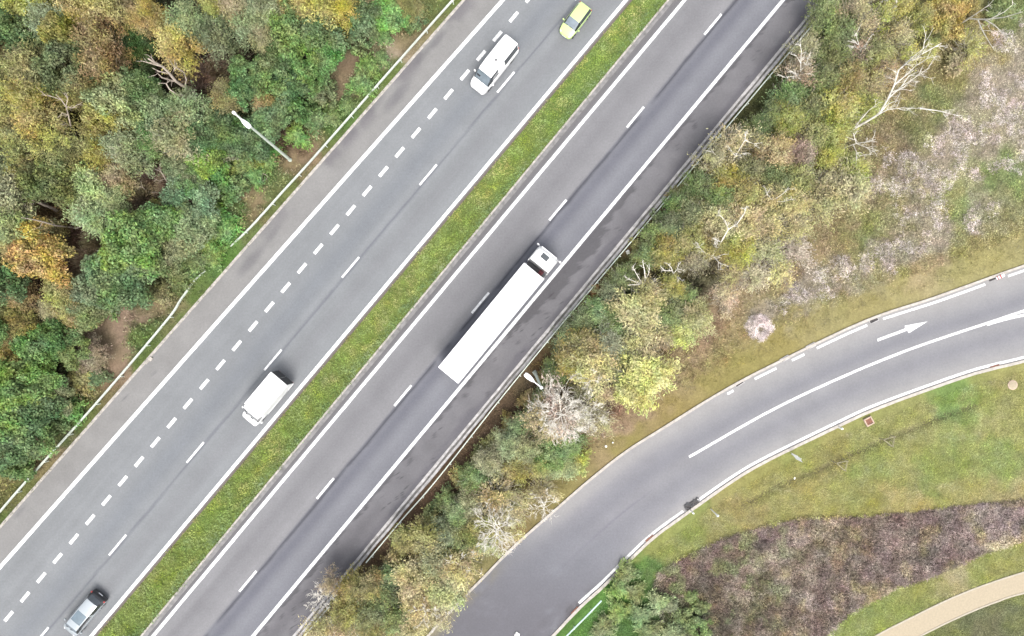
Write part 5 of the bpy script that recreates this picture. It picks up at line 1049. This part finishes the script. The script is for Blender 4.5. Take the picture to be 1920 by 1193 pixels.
 (1176, 1074, 22, "bright green", "herb", .9), (1158, 1104, 22, "bright green", "herb", .9), (1190, 1110, 22, "mid green", "herb", .9), (1236, 1128, 22, "pale green", "herb", 1.0), (1258, 1136, 16, "grey green", "herb", .9), (1290, 1158, 22, "mid green", "bush", 1.3), (1316, 1180, 22, "mid green", "bush", 1.3), (1262, 1186, 20, "grey green", "herb", 1.2), (1200, 1152, 24, "mid green", "herb", .9), (1160, 1146, 24, "bright green", "herb", .8), (1134, 1178, 22, "mid green", "herb", .8), (1216, 1184, 22, "mid green", "herb", .9), (1296, 1122, 14, "bright green", "herb", .8), (1316, 1140, 12, "mid green", "bush", .8),
]
NAMED = {(330, 84): "tan orange feathery tree above the forked dead tree in the wood", (286, 20): "small amber orange tree crown at the top edge of the wood", (66, 478): "round amber orange tree near the left edge of the photo", (592, 14): "broad warm yellow tree at the top edge, above the glossy green trees", (258, 446): "big glossy bright green tree left of the buried guardrail end",
         (172, 396): "smooth pale green tree crown right of the thick broken trunk", (1208, 708): "broad lime yellow tree between the short lamp and the slip road", (1590, 352): "straw yellow fine leaved tree at the edge of the pink heather", (1032, 848): "bright green bush nearest the slip road kerb, below the grey bare tree", (48, 12): "yellow green feathery tree in the top left corner of the photo"}
for (px, py, r, c, k, h) in TREES:
    lab = NAMED.get((px, py))
    if lab: USED.add(lab)
    plant(px, py, r, c, k, h, label=lab)
# the wood goes on past the edges of the photo
_r = random.Random(77); _n = 0
for _k in range(400):
    px, py = _r.uniform(-190, 700), _r.uniform(-190, 1080)
    if (px > -20 and py > -20) or px > float(lx("kerbL", py)) - 95: continue
    if any((px - a) ** 2 + (py - b) ** 2 < 46 ** 2 for a, b in [(t_[0], t_[1]) for t_ in TREES] + (_far if _n else [])): continue
    if not _n: _far = []
    _far.append((px, py)); _n += 1
    plant(px, py, _r.uniform(34, 46), _r.choice(["olive", "yellow green", "mid green", "grey green", "bright green", "brown olive"]), _r.choice(["feather", "dense", "big"]), _r.uniform(5, 8), label="mixed autumn tree standing just beyond the left or top edge of the photo", group="trees beyond the edge of the photo")
# ---- dead and bare trees
def custom_tree(name, label, cat, base, mbs, group="bare and dead trees"):
    x, y = W(*base); t = thing(name, label, cat, (x, y, gz_at(*base) - .05), 0, group)
    for nm, mb, mat, sm_ in mbs:
        o = mb.build(nm, M[mat], t, sm_, fixn=False)
        if nm == "twigs": o["kind"] = "stuff"
    return t
def stem(base, pts, r0, r1, n=8):
    """px points with heights -> tube in local coordinates"""
    bx, by = W(*base); X = [(0, 0, -.2)] + [(W(p[0], p[1], p[2])[0] - bx, W(p[0], p[1], p[2])[1] - by, p[2]) for p in pts]
    return X, [r0 + (r1 - r0) * i / (len(X) - 1) for i in range(len(X))]
def snag(label, base, main, sides, r0, mat="bark_dead", name="dead_tree", rs=.05, twigs=0, seed=1):
    mb = MB(); X, R = stem(base, main, r0, r0 * .35); mb.tube(X, R, 8); br = MB(); rr = random.Random(seed)
    for s in sides:
        Y, Q = stem(base, s, rs, rs * .25); Y = Y[1:]; Q = Q[1:]; br.tube(Y, Q, 6)
        for k in range(twigs):
            i = rr.randrange(len(Y) - 1); a = Vector(Y[i]).lerp(Vector(Y[i + 1]), rr.random()); d = (Vector(Y[-1]) - Vector(Y[0])).normalized(); e = a + (d + Vector((rr.uniform(-1, 1), rr.uniform(-1, 1), rr.uniform(-.2, .8)))).normalized() * rr.uniform(.3, 1.0)
            br.tube([a, a.lerp(e, .5) + Vector((rr.uniform(-.06, .06), rr.uniform(-.06, .06), .03)), e], [rs * .35, rs * .25, .006], 4)
    return custom_tree(name, label, "dead tree" if name == "dead_tree" else "tree", base, [("trunk", mb, mat, 60)] + ([("branches", br, mat, 60)] if sides else []))
snag("forked dead tree with bleached bare limbs below the tan orange tree", (392, 205), [(378, 190, 1.5), (366, 176, 3), (347, 164, 4.7), (330, 153, 6.2), (318, 138, 8), (306, 126, 9.4), (290, 117, 10.6), (279, 111, 11.4)],
     [[(330, 153, 6.2), (318, 152, 6.8), (312, 157, 7.2), (297, 156, 8)], [(312, 157, 7.2), (318, 168, 6.6), (333, 178, 6), (346, 186, 5)], [(347, 164, 4.7), (350, 150, 5.6), (345, 136, 6.4), (332, 128, 7.4), (328, 118, 8)], [(328, 150, 6.4), (322, 143, 7.2), (326, 132, 8), (331, 126, 8.4)], [(318, 138, 8), (310, 137, 8.6), (298, 134, 9.2), (286, 128, 9.6)], [(306, 126, 9.4), (292, 122, 10), (278, 118, 10.6), (264, 114, 11)], [(318, 150, 6.8), (304, 146, 8), (296, 138, 8.6), (289, 143, 9)], [(290, 117, 10.6), (284, 108, 11.2), (276, 103, 11.8)]], .19, rs=.085, twigs=4)
snag("thin grey dead tree standing between the yellow green crowns on the left", (162, 292), [(152, 276, 1.6), (138, 256, 3.4), (133, 236, 5), (129, 216, 6.6), (124, 200, 7.8), (116, 188, 8.8), (106, 178, 9.4)],
     [[(124, 200, 7.8), (136, 203, 7.4), (147, 196, 7.8)], [(124, 200, 7.8), (128, 186, 8.6), (124, 174, 9.2)], [(129, 216, 6.6), (118, 212, 7.4), (108, 222, 7.6)], [(116, 188, 8.8), (100, 182, 9.2), (78, 178, 9.6)], [(138, 256, 3.4), (148, 260, 3.2), (150, 256, 4)], [(133, 236, 5), (124, 232, 6), (116, 238, 6.4)]], .11, mat="bark_dead", rs=.05, twigs=6, seed=2)
snag("thick broken grey trunk leaning out of the wood near the left edge", (112, 399), [(100, 391, 1.2), (84, 385, 2.8), (66, 377, 4.2), (44, 368, 5.6)], [[(66, 377, 4.2), (60, 388, 4.6), (52, 392, 5)]], .2, rs=.05, twigs=3, seed=3)
snag("long thin dead trunk above the round amber tree", (146, 429), [(132, 426, 1.2), (104, 423, 3.8), (80, 416, 6), (58, 411, 7.6), (40, 408, 9)], [[(80, 416, 6), (74, 426, 6.4), (62, 430, 7)], [(104, 423, 3.8), (96, 414, 4.6)]], .11, rs=.035, twigs=3, seed=4)
snag("pinkish dead twigs forking left of the grey green bushes, tall stem", (316, 362), [(318, 348, 1.2), (310, 335, 2.6), (302, 322, 4), (292, 318, 4.8)], [[(302, 322, 4), (300, 316, 4.6)], [(310, 335, 2.6), (298, 340, 3.2), (284, 330, 4)]], .09, rs=.04, twigs=5, seed=5)
snag("low dead stem with side twigs below the pinkish forked twigs", (288, 366), [(276, 360, 1), (266, 350, 2.2), (264, 340, 3)], [[(276, 360, 1), (300, 362, 1.4), (318, 368, 1.6)], [(266, 350, 2.2), (256, 354, 2.8)]], .07, rs=.035, twigs=5, seed=6)
snag("slender dead pole leaning in the bushes left of the guardrail end", (356, 414), [(350, 398, 1.2), (342, 380, 2.6), (337, 370, 3.2)], [[(350, 398, 1.2), (362, 412, .8), (372, 430, .5)], [(342, 380, 2.6), (334, 384, 3)]], .06, rs=.03, twigs=3, seed=7)
snag("short pale dead branch among the pale green crowns", (238, 404), [(228, 403, .9), (214, 402, 1.8), (196, 402, 2.8)], [], .06)
snag("white splintered branches lying above the pink soil patch", (146, 600), [(136, 594, .5), (128, 586, .9), (110, 578, 1.2)], [[(128, 586, .9), (118, 592, 1), (104, 586, 1.2)], [(136, 594, .5), (146, 586, .8)]], .06, rs=.04, twigs=5, seed=8)
snag("pale fallen branch lying below the bare twiggy shrubs at the left edge", (78, 608), [(62, 605, .5), (48, 602, .7)], [[(70, 606, .4), (64, 598, .8)]], .08, seed=9)
snag("small arched white twig right of the tall lamp in the grass", (508, 338), [(502, 330, .8), (494, 326, 1.1), (486, 326, 1.2)], [[(494, 326, 1.1), (490, 334, 1)], [(502, 330, .8), (500, 336, .8)]], .035, rs=.02, twigs=4, seed=10)
snag("thin arched dead twig left of the foot of the tall lamp", (424, 300), [(420, 290, 1), (410, 278, 2), (394, 270, 2.8)], [[(410, 278, 2), (404, 284, 2.4)]], .04, rs=.02, twigs=2, seed=11)
# birches on the right
def birch(label, base, mb, fine):
    return custom_tree("bare_birch_tree", label, "tree", base, [("trunk", mb, "bark_birch", 60), ("twigs", fine, "bark_birch", None)])
def px_birch(label, base, main, limbs_px, r0, seed, sub=5, tw=4, mat=None, twl=1.0, twr=.013):
    rr = random.Random(seed); mb = MB(); fine = MB(); X, R = stem(base, main, r0, r0 * .25); mb.tube(X, R, 8)
    for s in [main[len(main) // 2:]] + limbs_px:
        Y, _ = stem(base, s, 1, 1); Y = [Vector(v) for v in Y[1:]]
        if s is not main[len(main) // 2:] and s in limbs_px: mb.tube(Y, [r0 * .5 * (1 - .8 * i / (len(Y) - 1)) for i in range(len(Y))], 6)
        L = sum((b - a).length for a, b in zip(Y, Y[1:]))
        for k in range(int(sub * max(1, L / 1.5))):
            i = rr.randrange(len(Y) - 1); a = Y[i].lerp(Y[i + 1], rr.random()); d = (Y[i + 1] - Y[i]).normalized(); e = a + (d * .9 + Vector((rr.uniform(-.8, .8), rr.uniform(-.8, .8), rr.uniform(-.4, .5)))).normalized() * rr.uniform(.4, 1.5) * twl
            m = a.lerp(e, .5) + Vector((rr.uniform(-.08, .08), rr.uniform(-.08, .08), .05)); fine.tube([a, m, e], [twr * 1.6, twr * 1.2, twr * .4], 4, False)
            for w in range(tw):
                f = a.lerp(e, rr.uniform(.2, 1)); g = f + (d * .6 + Vector((rr.uniform(-1, 1), rr.uniform(-1, 1), rr.uniform(-.6, .4)))).normalized() * rr.uniform(.2, .6) * twl; fine.tube([f, g], [twr * .8, twr * .3], 3, False)
    return birch(label, base, mb, fine)
px_birch("long white bare birch leaning to the upper right with many forks", (1556, 279), [(1578, 258, 1.6), (1600, 242, 3), (1625, 228, 4.6), (1648, 214, 6.2), (1664, 186, 8.6), (1676, 160, 10.6), (1684, 132, 12.4), (1700, 118, 13.6), (1728, 102, 14.6), (1764, 82, 16)],
         [[(1600, 242, 3), (1612, 226, 4.4), (1628, 208, 6), (1648, 192, 7.6)], [(1648, 214, 6.2), (1664, 196, 7.8), (1678, 190, 8.6), (1686, 178, 9.6)], [(1640, 218, 5.8), (1664, 206, 7), (1690, 203, 8.2), (1724, 204, 9.4)], [(1664, 186, 8.6), (1690, 162, 10.4), (1712, 148, 12), (1742, 128, 13.6)], [(1676, 160, 10.6), (1700, 140, 12), (1716, 124, 13.4), (1748, 104, 15)], [(1684, 132, 12.4), (1710, 108, 14), (1730, 92, 15), (1736, 60, 16)], [(1690, 162, 10.4), (1704, 142, 12), (1722, 142, 12.6)], [(1670, 174, 9.6), (1694, 164, 10.6), (1712, 148, 11.6)], [(1724, 204, 9.4), (1756, 208, 10), (1790, 216, 10.6)]], .13, 21, 3.2, 3)
px_birch("lower short bare birch below the long white birch", (1556, 292), [(1572, 284, 1.4), (1586, 276, 2.6), (1606, 269, 4), (1626, 266, 5.2), (1642, 261, 6.2)], [[(1606, 269, 4), (1602, 256, 4.8), (1600, 248, 5.4)], [(1606, 269, 4), (1624, 276, 5), (1640, 286, 5.8)], [(1600, 271, 3.6), (1606, 284, 4.2), (1612, 294, 4.6)]], .09, 22, 4, 4)
px_birch("bare birch with wide spread limbs in the top right corner", (1780, 54), [(1800, 44, 3), (1818, 34, 5.6), (1830, 36, 7), (1850, 36, 9), (1884, 32, 11.4), (1918, 22, 13.5)], [[(1818, 34, 5.6), (1836, 22, 8), (1856, 8, 10.4), (1870, -8, 12)], [(1834, 36, 7.4), (1842, 56, 8.4), (1856, 80, 9.6), (1866, 95, 10.4)], [(1846, 36, 8.8), (1864, 46, 9.8), (1884, 64, 11), (1896, 72, 11.6)], [(1860, 34, 9.6), (1884, 22, 11), (1900, 8, 12)]], .11, 23, 1.3, 2, twl=.8)
px_birch("crooked leaning birch with pale trunk in the middle of the shrubs", (1294, 507), [(1310, 497, 1.2), (1336, 480, 2.8), (1352, 454, 4.4), (1366, 430, 5.8), (1382, 420, 6.6), (1396, 400, 7.6), (1398, 390, 8)], [[(1366, 430, 5.8), (1360, 414, 6.8), (1346, 400, 7.6)], [(1336, 480, 2.8), (1318, 472, 3.8), (1308, 458, 4.8)], [(1336, 480, 2.8), (1346, 490, 3.4), (1356, 500, 3.8)], [(1352, 454, 4.4), (1336, 446, 5.4)], [(1320, 490, 2), (1342, 482, 3.2), (1360, 476, 4)], [(1330, 484, 2.6), (1344, 466, 4), (1340, 452, 5)]], .09, 24, 4, 4, twl=.7)
px_birch("pale forked birch close to the guardrail above the willow", (1203, 556), [(1205, 546, 1.4), (1208, 538, 3), (1210, 520, 4.6), (1208, 505, 6), (1205, 490, 7)], [[(1208, 538, 3), (1198, 522, 4.6), (1190, 508, 5.8), (1184, 500, 6.4)], [(1208, 536, 3.2), (1190, 528, 4.4), (1172, 520, 5.8)], [(1208, 538, 3), (1220, 532, 4), (1232, 524, 5)], [(1208, 532, 3.6), (1194, 534, 4.4), (1180, 534, 5.2)], [(1209, 525, 4.2), (1216, 514, 5.4), (1218, 504, 6)]], .10, 25, 2.6, 4, twl=.6)
px_birch("small white birch with twisted top beside brown twigs, right of the forked birch", (1256, 530), [(1258, 522, 1.5), (1262, 514, 3), (1258, 502, 4.6), (1252, 496, 5.6)], [[(1262, 514, 3), (1270, 504, 4.6), (1272, 492, 5.6)], [(1260, 508, 3.8), (1246, 508, 5), (1238, 500, 5.8)], [(1262, 516, 3), (1272, 520, 4), (1280, 528, 4.6)]], .09, 26, 3, 4, twl=.55)
px_birch("thin birch with pale slanting stem in the straw yellow crowns", (1424, 395), [(1436, 386, 2), (1450, 376, 4), (1470, 362, 6), (1480, 350, 7)], [[(1450, 376, 4), (1440, 364, 5), (1436, 352, 6)], [(1450, 376, 4), (1470, 378, 5), (1490, 372, 6)]], .06, 27, 3, 4, twl=.6)
px_birch("slim birch stem with a pale vertical trunk next to the right guardrail", (1366, 345), [(1366, 330, 1.5), (1370, 312, 3.2), (1380, 292, 5), (1398, 262, 7.4), (1400, 248, 8.2)], [[(1370, 312, 3.2), (1352, 296, 4.8), (1334, 284, 6)], [(1380, 292, 5), (1400, 286, 6)], [(1380, 292, 5), (1368, 276, 6.4)], [(1398, 262, 7.4), (1416, 270, 8)]], .07, 28, 3, 4, twl=.6)
px_birch("pinkish bare birch with a straight stem beside the upper guardrail", (1498, 190), [(1498, 176, 1.4), (1500, 150, 3.6), (1501, 120, 6), (1502, 96, 7.6), (1500, 84, 8.4)], [[(1500, 150, 3.6), (1490, 138, 5), (1474, 128, 6.2)], [(1501, 134, 5), (1512, 118, 6.4), (1520, 100, 7.4)], [(1500, 142, 4.2), (1484, 144, 5.2), (1468, 146, 6)], [(1501, 120, 6), (1492, 104, 7.2)], [(1501, 140, 4.6), (1514, 138, 5.4)]], .07, 29, 4, 5, twl=.65)
px_birch("pinkish bare birch with spreading twigs among olive crowns at the top", (1610, 118), [(1612, 106, 2), (1613, 94, 4), (1608, 78, 6), (1604, 64, 7.4)], [[(1613, 94, 4), (1600, 88, 5), (1586, 86, 6)], [(1613, 94, 4), (1624, 82, 5.2), (1632, 70, 6)], [(1612, 100, 3), (1624, 104, 4), (1636, 112, 4.6)], [(1608, 84, 5.4), (1596, 74, 6.4)]], .06, 30, 4, 5, twl=.6)
def star(label, base, seed, H, R, n, sub, tw, lean, tr=.10, twr=.013, r0=.055, start=.3):
    mb, fine = branch_tree(seed, H, R, n, "bark_birch", sub=sub, tw=tw, lean=lean, trunk_r=tr, r0=r0, start=start, twr=twr); return birch(label, base, mb, fine)
star("white star shaped bare tree beside the slip road kerb", (931, 968), 31, 6.2, 2.5, 26, 6, 4, (.05, -.1), .11, .014, .06, .34)
star("grey bare tree with dense pale branches below the short white lamp", (1040, 764), 32, 6.4, 2.7, 26, 9, 6, (.25, .0), .10, .013, .055, .3)
star("smaller grey bare tree right of the grey branched tree", (1098, 772), 33, 4.8, 1.9, 16, 7, 5, (.1, .2), .07, .012, .04, .3)
star("small pale bare tree right of the white star shaped tree", (1016, 934), 34, 4.4, 1.6, 15, 5, 4, (.1, -.1), .06, .012, .04, .35)
star("pale bare branches in the willow right of the short lamp", (1096, 702), 35, 5.6, 1.7, 14, 6, 5, (.1, -.2), .07, .012, .04, .4)
star("pale bare shrub growing through the olive crowns near the lower guardrail end", (864, 1030), 36, 4.4, 1.8, 15, 7, 5, (.1, -.2), .06, .012, .04, .3)
star("bare tree with white horizontal branch in the straw yellow crowns at the bottom", (806, 1112), 37, 5.2, 1.9, 12, 5, 4, (.1, -.3), .07, .012, .04, .35)
star("pale bare shrub at the bottom edge beside the lower guardrail stub", (640, 1172), 38, 4.8, 2.0, 16, 7, 5, (-.2, -.3), .06, .011, .035, .25)
star("pinkish bare shrub reaching over the motorway shoulder near the guardrail end", (622, 1096), 39, 4.8, 1.4, 18, 7, 5, (-.3, -.2), .05, .010, .03, .2)
star("pale bare shrub in the dull tan thicket at the top of the photo", (1622, 40), 40, 6, 1.9, 16, 7, 5, (.2, .2), .06, .012, .04, .3)
# ---- ground cover nobody could count
def cover_stuff(name, pts, n_leaf, size, hmin, hmax, narrow=.5, up=.6, seed=1, colour=None, k=1.25, spread=.22, lift=None, mat="leaf_stuff"):
    """pts: (n,2) survey px; small tufts of leaves coloured by what covers the ground there"""
    rng = np.random.default_rng(seed); n = len(pts); x = (pts[:, 0] - 960) / PPM; y = (596.5 - pts[:, 1]) / PPM
    z = height(pts[:, 0], pts[:, 1]); hh = rng.uniform(hmin, hmax, n)
    if lift is not None: hh = hh * lift
    c = lin(colour if colour is not None else cover(pts[:, 0], pts[:, 1])); c = np.clip((c * .85 + c.mean(1, keepdims=True) * .15) / GAIN * k * 1.3, .004, .7)
    c = c * rng.uniform(.8, 1.2, (n, 1))
    I = np.repeat(np.arange(n), n_leaf); m = len(I)
    P = np.c_[x[I], y[I], z[I] + .02] + np.c_[rng.normal(0, spread, (m, 2)), np.zeros(m)]; hz = hh[I] * rng.uniform(.15, 1, m); P[:, 2] += hz
    Nn = unit(np.c_[rng.normal(0, up, (m, 2)), np.ones(m)]); V, F = leaves(P, Nn, size, size * narrow, rng, None, .35)
    me = np_mesh(name, V, F, M[mat], np.repeat(c[I], 4, 0)); o = link(bpy.data.objects.new(name, me)); o["kind"] = "stuff"; return o
def scatter(n, x0, x1, y0, y1, keep, seed):
    r = np.random.default_rng(seed); x = r.uniform(x0, x1, n); y = r.uniform(y0, y1, n); k = keep(x, y); return np.c_[x[k], y[k]]
def bare_soil(x, y):
    c = cover(x, y); return (c[:, 0] > 145) & (c[:, 0] - c[:, 1] > 14)
def k_wood(x, y):
    d = lx("kerbL", y) - 32 - x; n = fbm(x, y, 81, 4, .02)
    return (d > 0) & ~(bare_soil(x, y) & (n > .28))
p = scatter(26000, -40, 850, -30, 1000, k_wood, 1)
tag(cover_stuff("undergrowth", p, 6, .12, .1, 1.7, .55, .6, 2, k=1.5, lift=.4 + 1.2 * fbm(p[:, 0], p[:, 1], 82, 3, .03)), "mixed green and brown undergrowth on the floor of the wood", "undergrowth")
def k_verge(x, y): d = x - lx("kerbL", y); return (d > -34) & (d < -3)
p = scatter(70000, -60, 900, -40, 1060, k_verge, 3)
tag(cover_stuff("verge_grass", p, 4, .085, .03, .2, .3, .7, 4, mat="grass", k=1.2, spread=.12), "mown green grass strip between guardrail and motorway kerb", "grass")
def k_median(x, y): n = (fbm(x, y, 87, 4, .06) - .5) * 12; return (x > lx("grassL", y) + 1.0 + n) & (x < lx("grassR", y) + 1.5 + n * .5)
p = scatter(150000, 120, 1320, -60, 1250, k_median, 5)
mid = (p[:, 0] - lx("grassL", p[:, 1])) / (lx("grassR", p[:, 1]) - lx("grassL", p[:, 1]))
nn = fbm(p[:, 0], p[:, 1], 85, 4, .03)
cm = np.array([150, 172, 76.]) + (nn[:, None] - .5) * np.array([44, 26, 18]); cm = mixc(cm, (180, 178, 98), .7 * sm(.52, .68, fbm(p[:, 0], p[:, 1], 86, 4, .035))); cm = mixc(cm, (116, 146, 96), .7 * sm(.62, .95, mid + (nn - .5) * .5)); cm = mixc(cm, (152, 136, 94), .7 * sm(.12, 0, mid))
tag(cover_stuff("median_grass", p, 4, .10, .06, .42, .35, .8, 6, mat="grass", colour=cm, k=1.6, spread=.13, lift=np.clip(.35 + mid, .3, 1.25)), "green and yellowish tall grass on the median between the two carriageways", "grass")
def in_strip(x, y): return (x > lx("railR", y) + 5) & (ramp_side(x, y) > 9)
def above(x, y): return y < np.interp(x, Tr[::-1, 0], Tr[::-1, 1])
def k_shrubs(x, y):
    e = np.interp(x, Tr[::-1, 0], Tr[::-1, 1]) - y                     # px above the slip road
    n = fbm(x, y, 91, 4, .02); return in_strip(x, y) & above(x, y) & (e > 40 + 50 * n) & (x < 1700 + 60 * n)
p = scatter(46000, 480, 1760, -30, 1230, k_shrubs, 7)
tag(cover_stuff("undergrowth", p, 6, .15, .08, .6, .2, .8, 8, k=1.35, lift=.3 + 1.2 * fbm(p[:, 0], p[:, 1], 92, 3, .03)), "olive and tan undergrowth between the motorway guardrail and the slip road", "undergrowth")
def k_dry(x, y): e = np.interp(x, Tr[::-1, 0], Tr[::-1, 1]) - y; return in_strip(x, y) & above(x, y) & (e > 8) & (e < 150)
p = scatter(60000, 760, 2000, 400, 1230, k_dry, 9)
tag(cover_stuff("dry_grass", p, 3, .085, .02, .13, .3, .5, 10, mat="grass", k=1.2, spread=.14), "dry olive yellow grass verge above the slip road", "grass")
def k_lawn(x, y):
    B = np.interp(x, Br[::-1, 0], Br[::-1, 1]); dp = np.min(np.hypot(np.asarray(x)[:, None] - ((PA + PB) / 2)[::3, 0], np.asarray(y)[:, None] - ((PA + PB) / 2)[::3, 1]), 1)
    return (y > B + 4) & (x > 1000) & (ramp_side(x, y) > 5) & (dp > 23) & ~inside(HEATH, x, y)
p = scatter(150000, 1000, 1990, 640, 1230, k_lawn, 11)
tag(cover_stuff("lawn_grass", p, 3, .075, .015, .10, .3, .45, 12, mat="grass", k=1.65, spread=.13), "short yellowish green lawn below the slip road", "grass")
# heath bank: dense brown dwarf shrubs
p = scatter(90000, 1215, 1990, 915, 1230, lambda x, y: inside(HEATH, x, y + (fbm(x, y, 72, 3, .04) - .5) * 14), 13)
n1 = fbm(p[:, 0], p[:, 1], 101, 5, .05); n2 = fbm(p[:, 0], p[:, 1], 102, 4, .03); hc = cover(p[:, 0], p[:, 1])
hc = mixc(hc, (166, 152, 142), .5 * sm(.5, .68, n1)); hc = mixc(hc, (108, 94, 86), .6 * sm(.44, .30, n1)); hc = mixc(hc, (126, 142, 84), .6 * sm(.62, .72, n2) * sm(1560, 1400, p[:, 0])); hc = mixc(hc, (164, 148, 104), .5 * sm(.42, .3, n2))
o = cover_stuff("heath", p, 5, .075, .12, .55, .4, .9, 14, colour=hc, k=2.55, spread=.12, lift=.5 + .9 * n1); tag(o, "brown and mauve heath bank covering the slope above the footpath", "heath")
# pale pink heather of the upper right slope
HC = [(1895, 95, 48), (1880, 165, 46), (1905, 230, 40), (1800, 245, 36), (1850, 250, 30), (1770, 300, 40), (1720, 330, 40), (1690, 350, 24), (1740, 385, 34), (1760, 425, 26), (1745, 400, 20), (1840, 398, 22), (1815, 415, 18), (1860, 388, 14), (1700, 462, 26), (1730, 440, 18), (1660, 482, 26), (1620, 492, 20), (1585, 500, 28), (1560, 512, 18), (1530, 536, 26), (1495, 552, 22), (1470, 566, 18), (1650, 350, 20), (1655, 300, 20), (1840, 320, 26), (1690, 400, 20), (1900, 300, 26), (1930, 180, 40), (1770, 345, 20), (1600, 528, 10)]
def k_heather(x, y):
    n = fbm(x, y, 111, 5, .045); d = np.full(len(x), -1e9)
    for a, b, r in HC: d = np.maximum(d, 1 - np.hypot(x - a, y - b) / (r * .8))
    return (np.minimum(d, .28) + (n - .5) * 3.4 > .10) & above(x, y)
p = scatter(60000, 1420, 1990, 20, 640, k_heather, 15)
n1 = fbm(p[:, 0], p[:, 1], 112, 4, .08); hc = mixc(np.ones((len(p), 3)) * np.array([206, 194, 190.]), (170, 156, 150), sm(.5, .32, n1)); hc = mixc(hc, (190, 186, 130), .8 * sm(.6, .72, n1))
tag(cover_stuff("heather", p, 7, .055, .15, .5, .4, .9, 16, colour=hc, k=2.4, spread=.12), "pale pinkish grey heather clumps on the slope at the upper right", "heather")
def k_lone(x, y): return np.hypot((x - 1420) / 1.0, (y - 615) / 1.15) < 21 + 26 * (fbm(x, y, 113, 4, .06) - .5)
def k_lone2(x, y): return k_lone(x, y) & ~(np.hypot(x - 1424, y - 618) < 7)
p = scatter(9000, 1380, 1470, 560, 670, k_lone2, 17); n1 = fbm(p[:, 0], p[:, 1], 112, 4, .08); hc = mixc(np.ones((len(p), 3)) * np.array([206, 194, 190.]), (170, 156, 150), sm(.5, .32, n1))
tag(cover_stuff("heather", p, 7, .055, .15, .5, .4, .9, 18, colour=hc, k=2.4, spread=.12), "lone patch of pale heather on the dry verge left of the heather slope", "heather")
# greens between the heather
def k_mid(x, y): return (x > 1540) & above(x, y + 55) & (x > lx("railR", y) + 150)
p = scatter(40000, 1540, 1990, -30, 640, k_mid, 19)
tag(cover_stuff("slope_herbs", p, 4, .08, .05, .35, .4, .7, 20, k=1.5, spread=.18), "green and orange tinted herbs between the heather clumps", "herbs")
# ================================================================= light and camera
w = bpy.data.worlds.new("World"); S.world = w; w.use_nodes = True; nt = w.node_tree; nt.nodes.clear()
SUN_EL, SUN_AZ = math.radians(63), math.radians(-78)     # azimuth measured from +x, the light comes from the lower edge
sk = nt.nodes.new("ShaderNodeTexSky"); sk.sky_type = "NISHITA"; sk.sun_disc = False; sk.sun_elevation = SUN_EL; sk.sun_rotation = math.pi / 2 - SUN_AZ
sk.air_density = 1.0; sk.dust_density = 4.0; sk.ozone_density = 0.6
hs = nt.nodes.new("ShaderNodeHueSaturation"); hs.inputs["Saturation"].default_value = 0.30
bg = nt.nodes.new("ShaderNodeBackground"); bg.inputs["Strength"].default_value = 0.15; ow = nt.nodes.new("ShaderNodeOutputWorld")
nt.links.new(sk.outputs[0], hs.inputs["Color"]); nt.links.new(hs.outputs[0], bg.inputs["Color"]); nt.links.new(bg.outputs[0], ow.inputs["Surface"])
sd = bpy.data.lights.new("sun", "SUN"); sd.energy = 1.05; sd.angle = math.radians(30); sd.color = (1.0, .965, .91)
so = bpy.data.objects.new("sun", sd); link(so)
so.rotation_euler = Vector((math.cos(SUN_EL) * math.cos(SUN_AZ), math.cos(SUN_EL) * math.sin(SUN_AZ), math.sin(SUN_EL))).to_track_quat("Z", "Y").to_euler()
so.location = (0, -30, 60)
cd = bpy.data.cameras.new("camera"); co = bpy.data.objects.new("camera", cd); link(co); co.location = (0, 0, HCAM); co.rotation_euler = (0, 0, 0)
cd.sensor_fit = "HORIZONTAL"; cd.sensor_width = 36.0; cd.lens = 36.0 * PPM * HCAM / 1920.0; cd.clip_end = 3000; cd.clip_start = 1
S.camera = co
S.view_settings.view_transform = "Standard"; S.view_settings.look = "None"; S.view_settings.gamma = 1.0; S.view_settings.exposure = EXPO
S.cycles.max_bounces = 6; S.cycles.diffuse_bounces = 3; S.cycles.glossy_bounces = 2; S.cycles.transmission_bounces = 3; S.cycles.transparent_max_bounces = 4
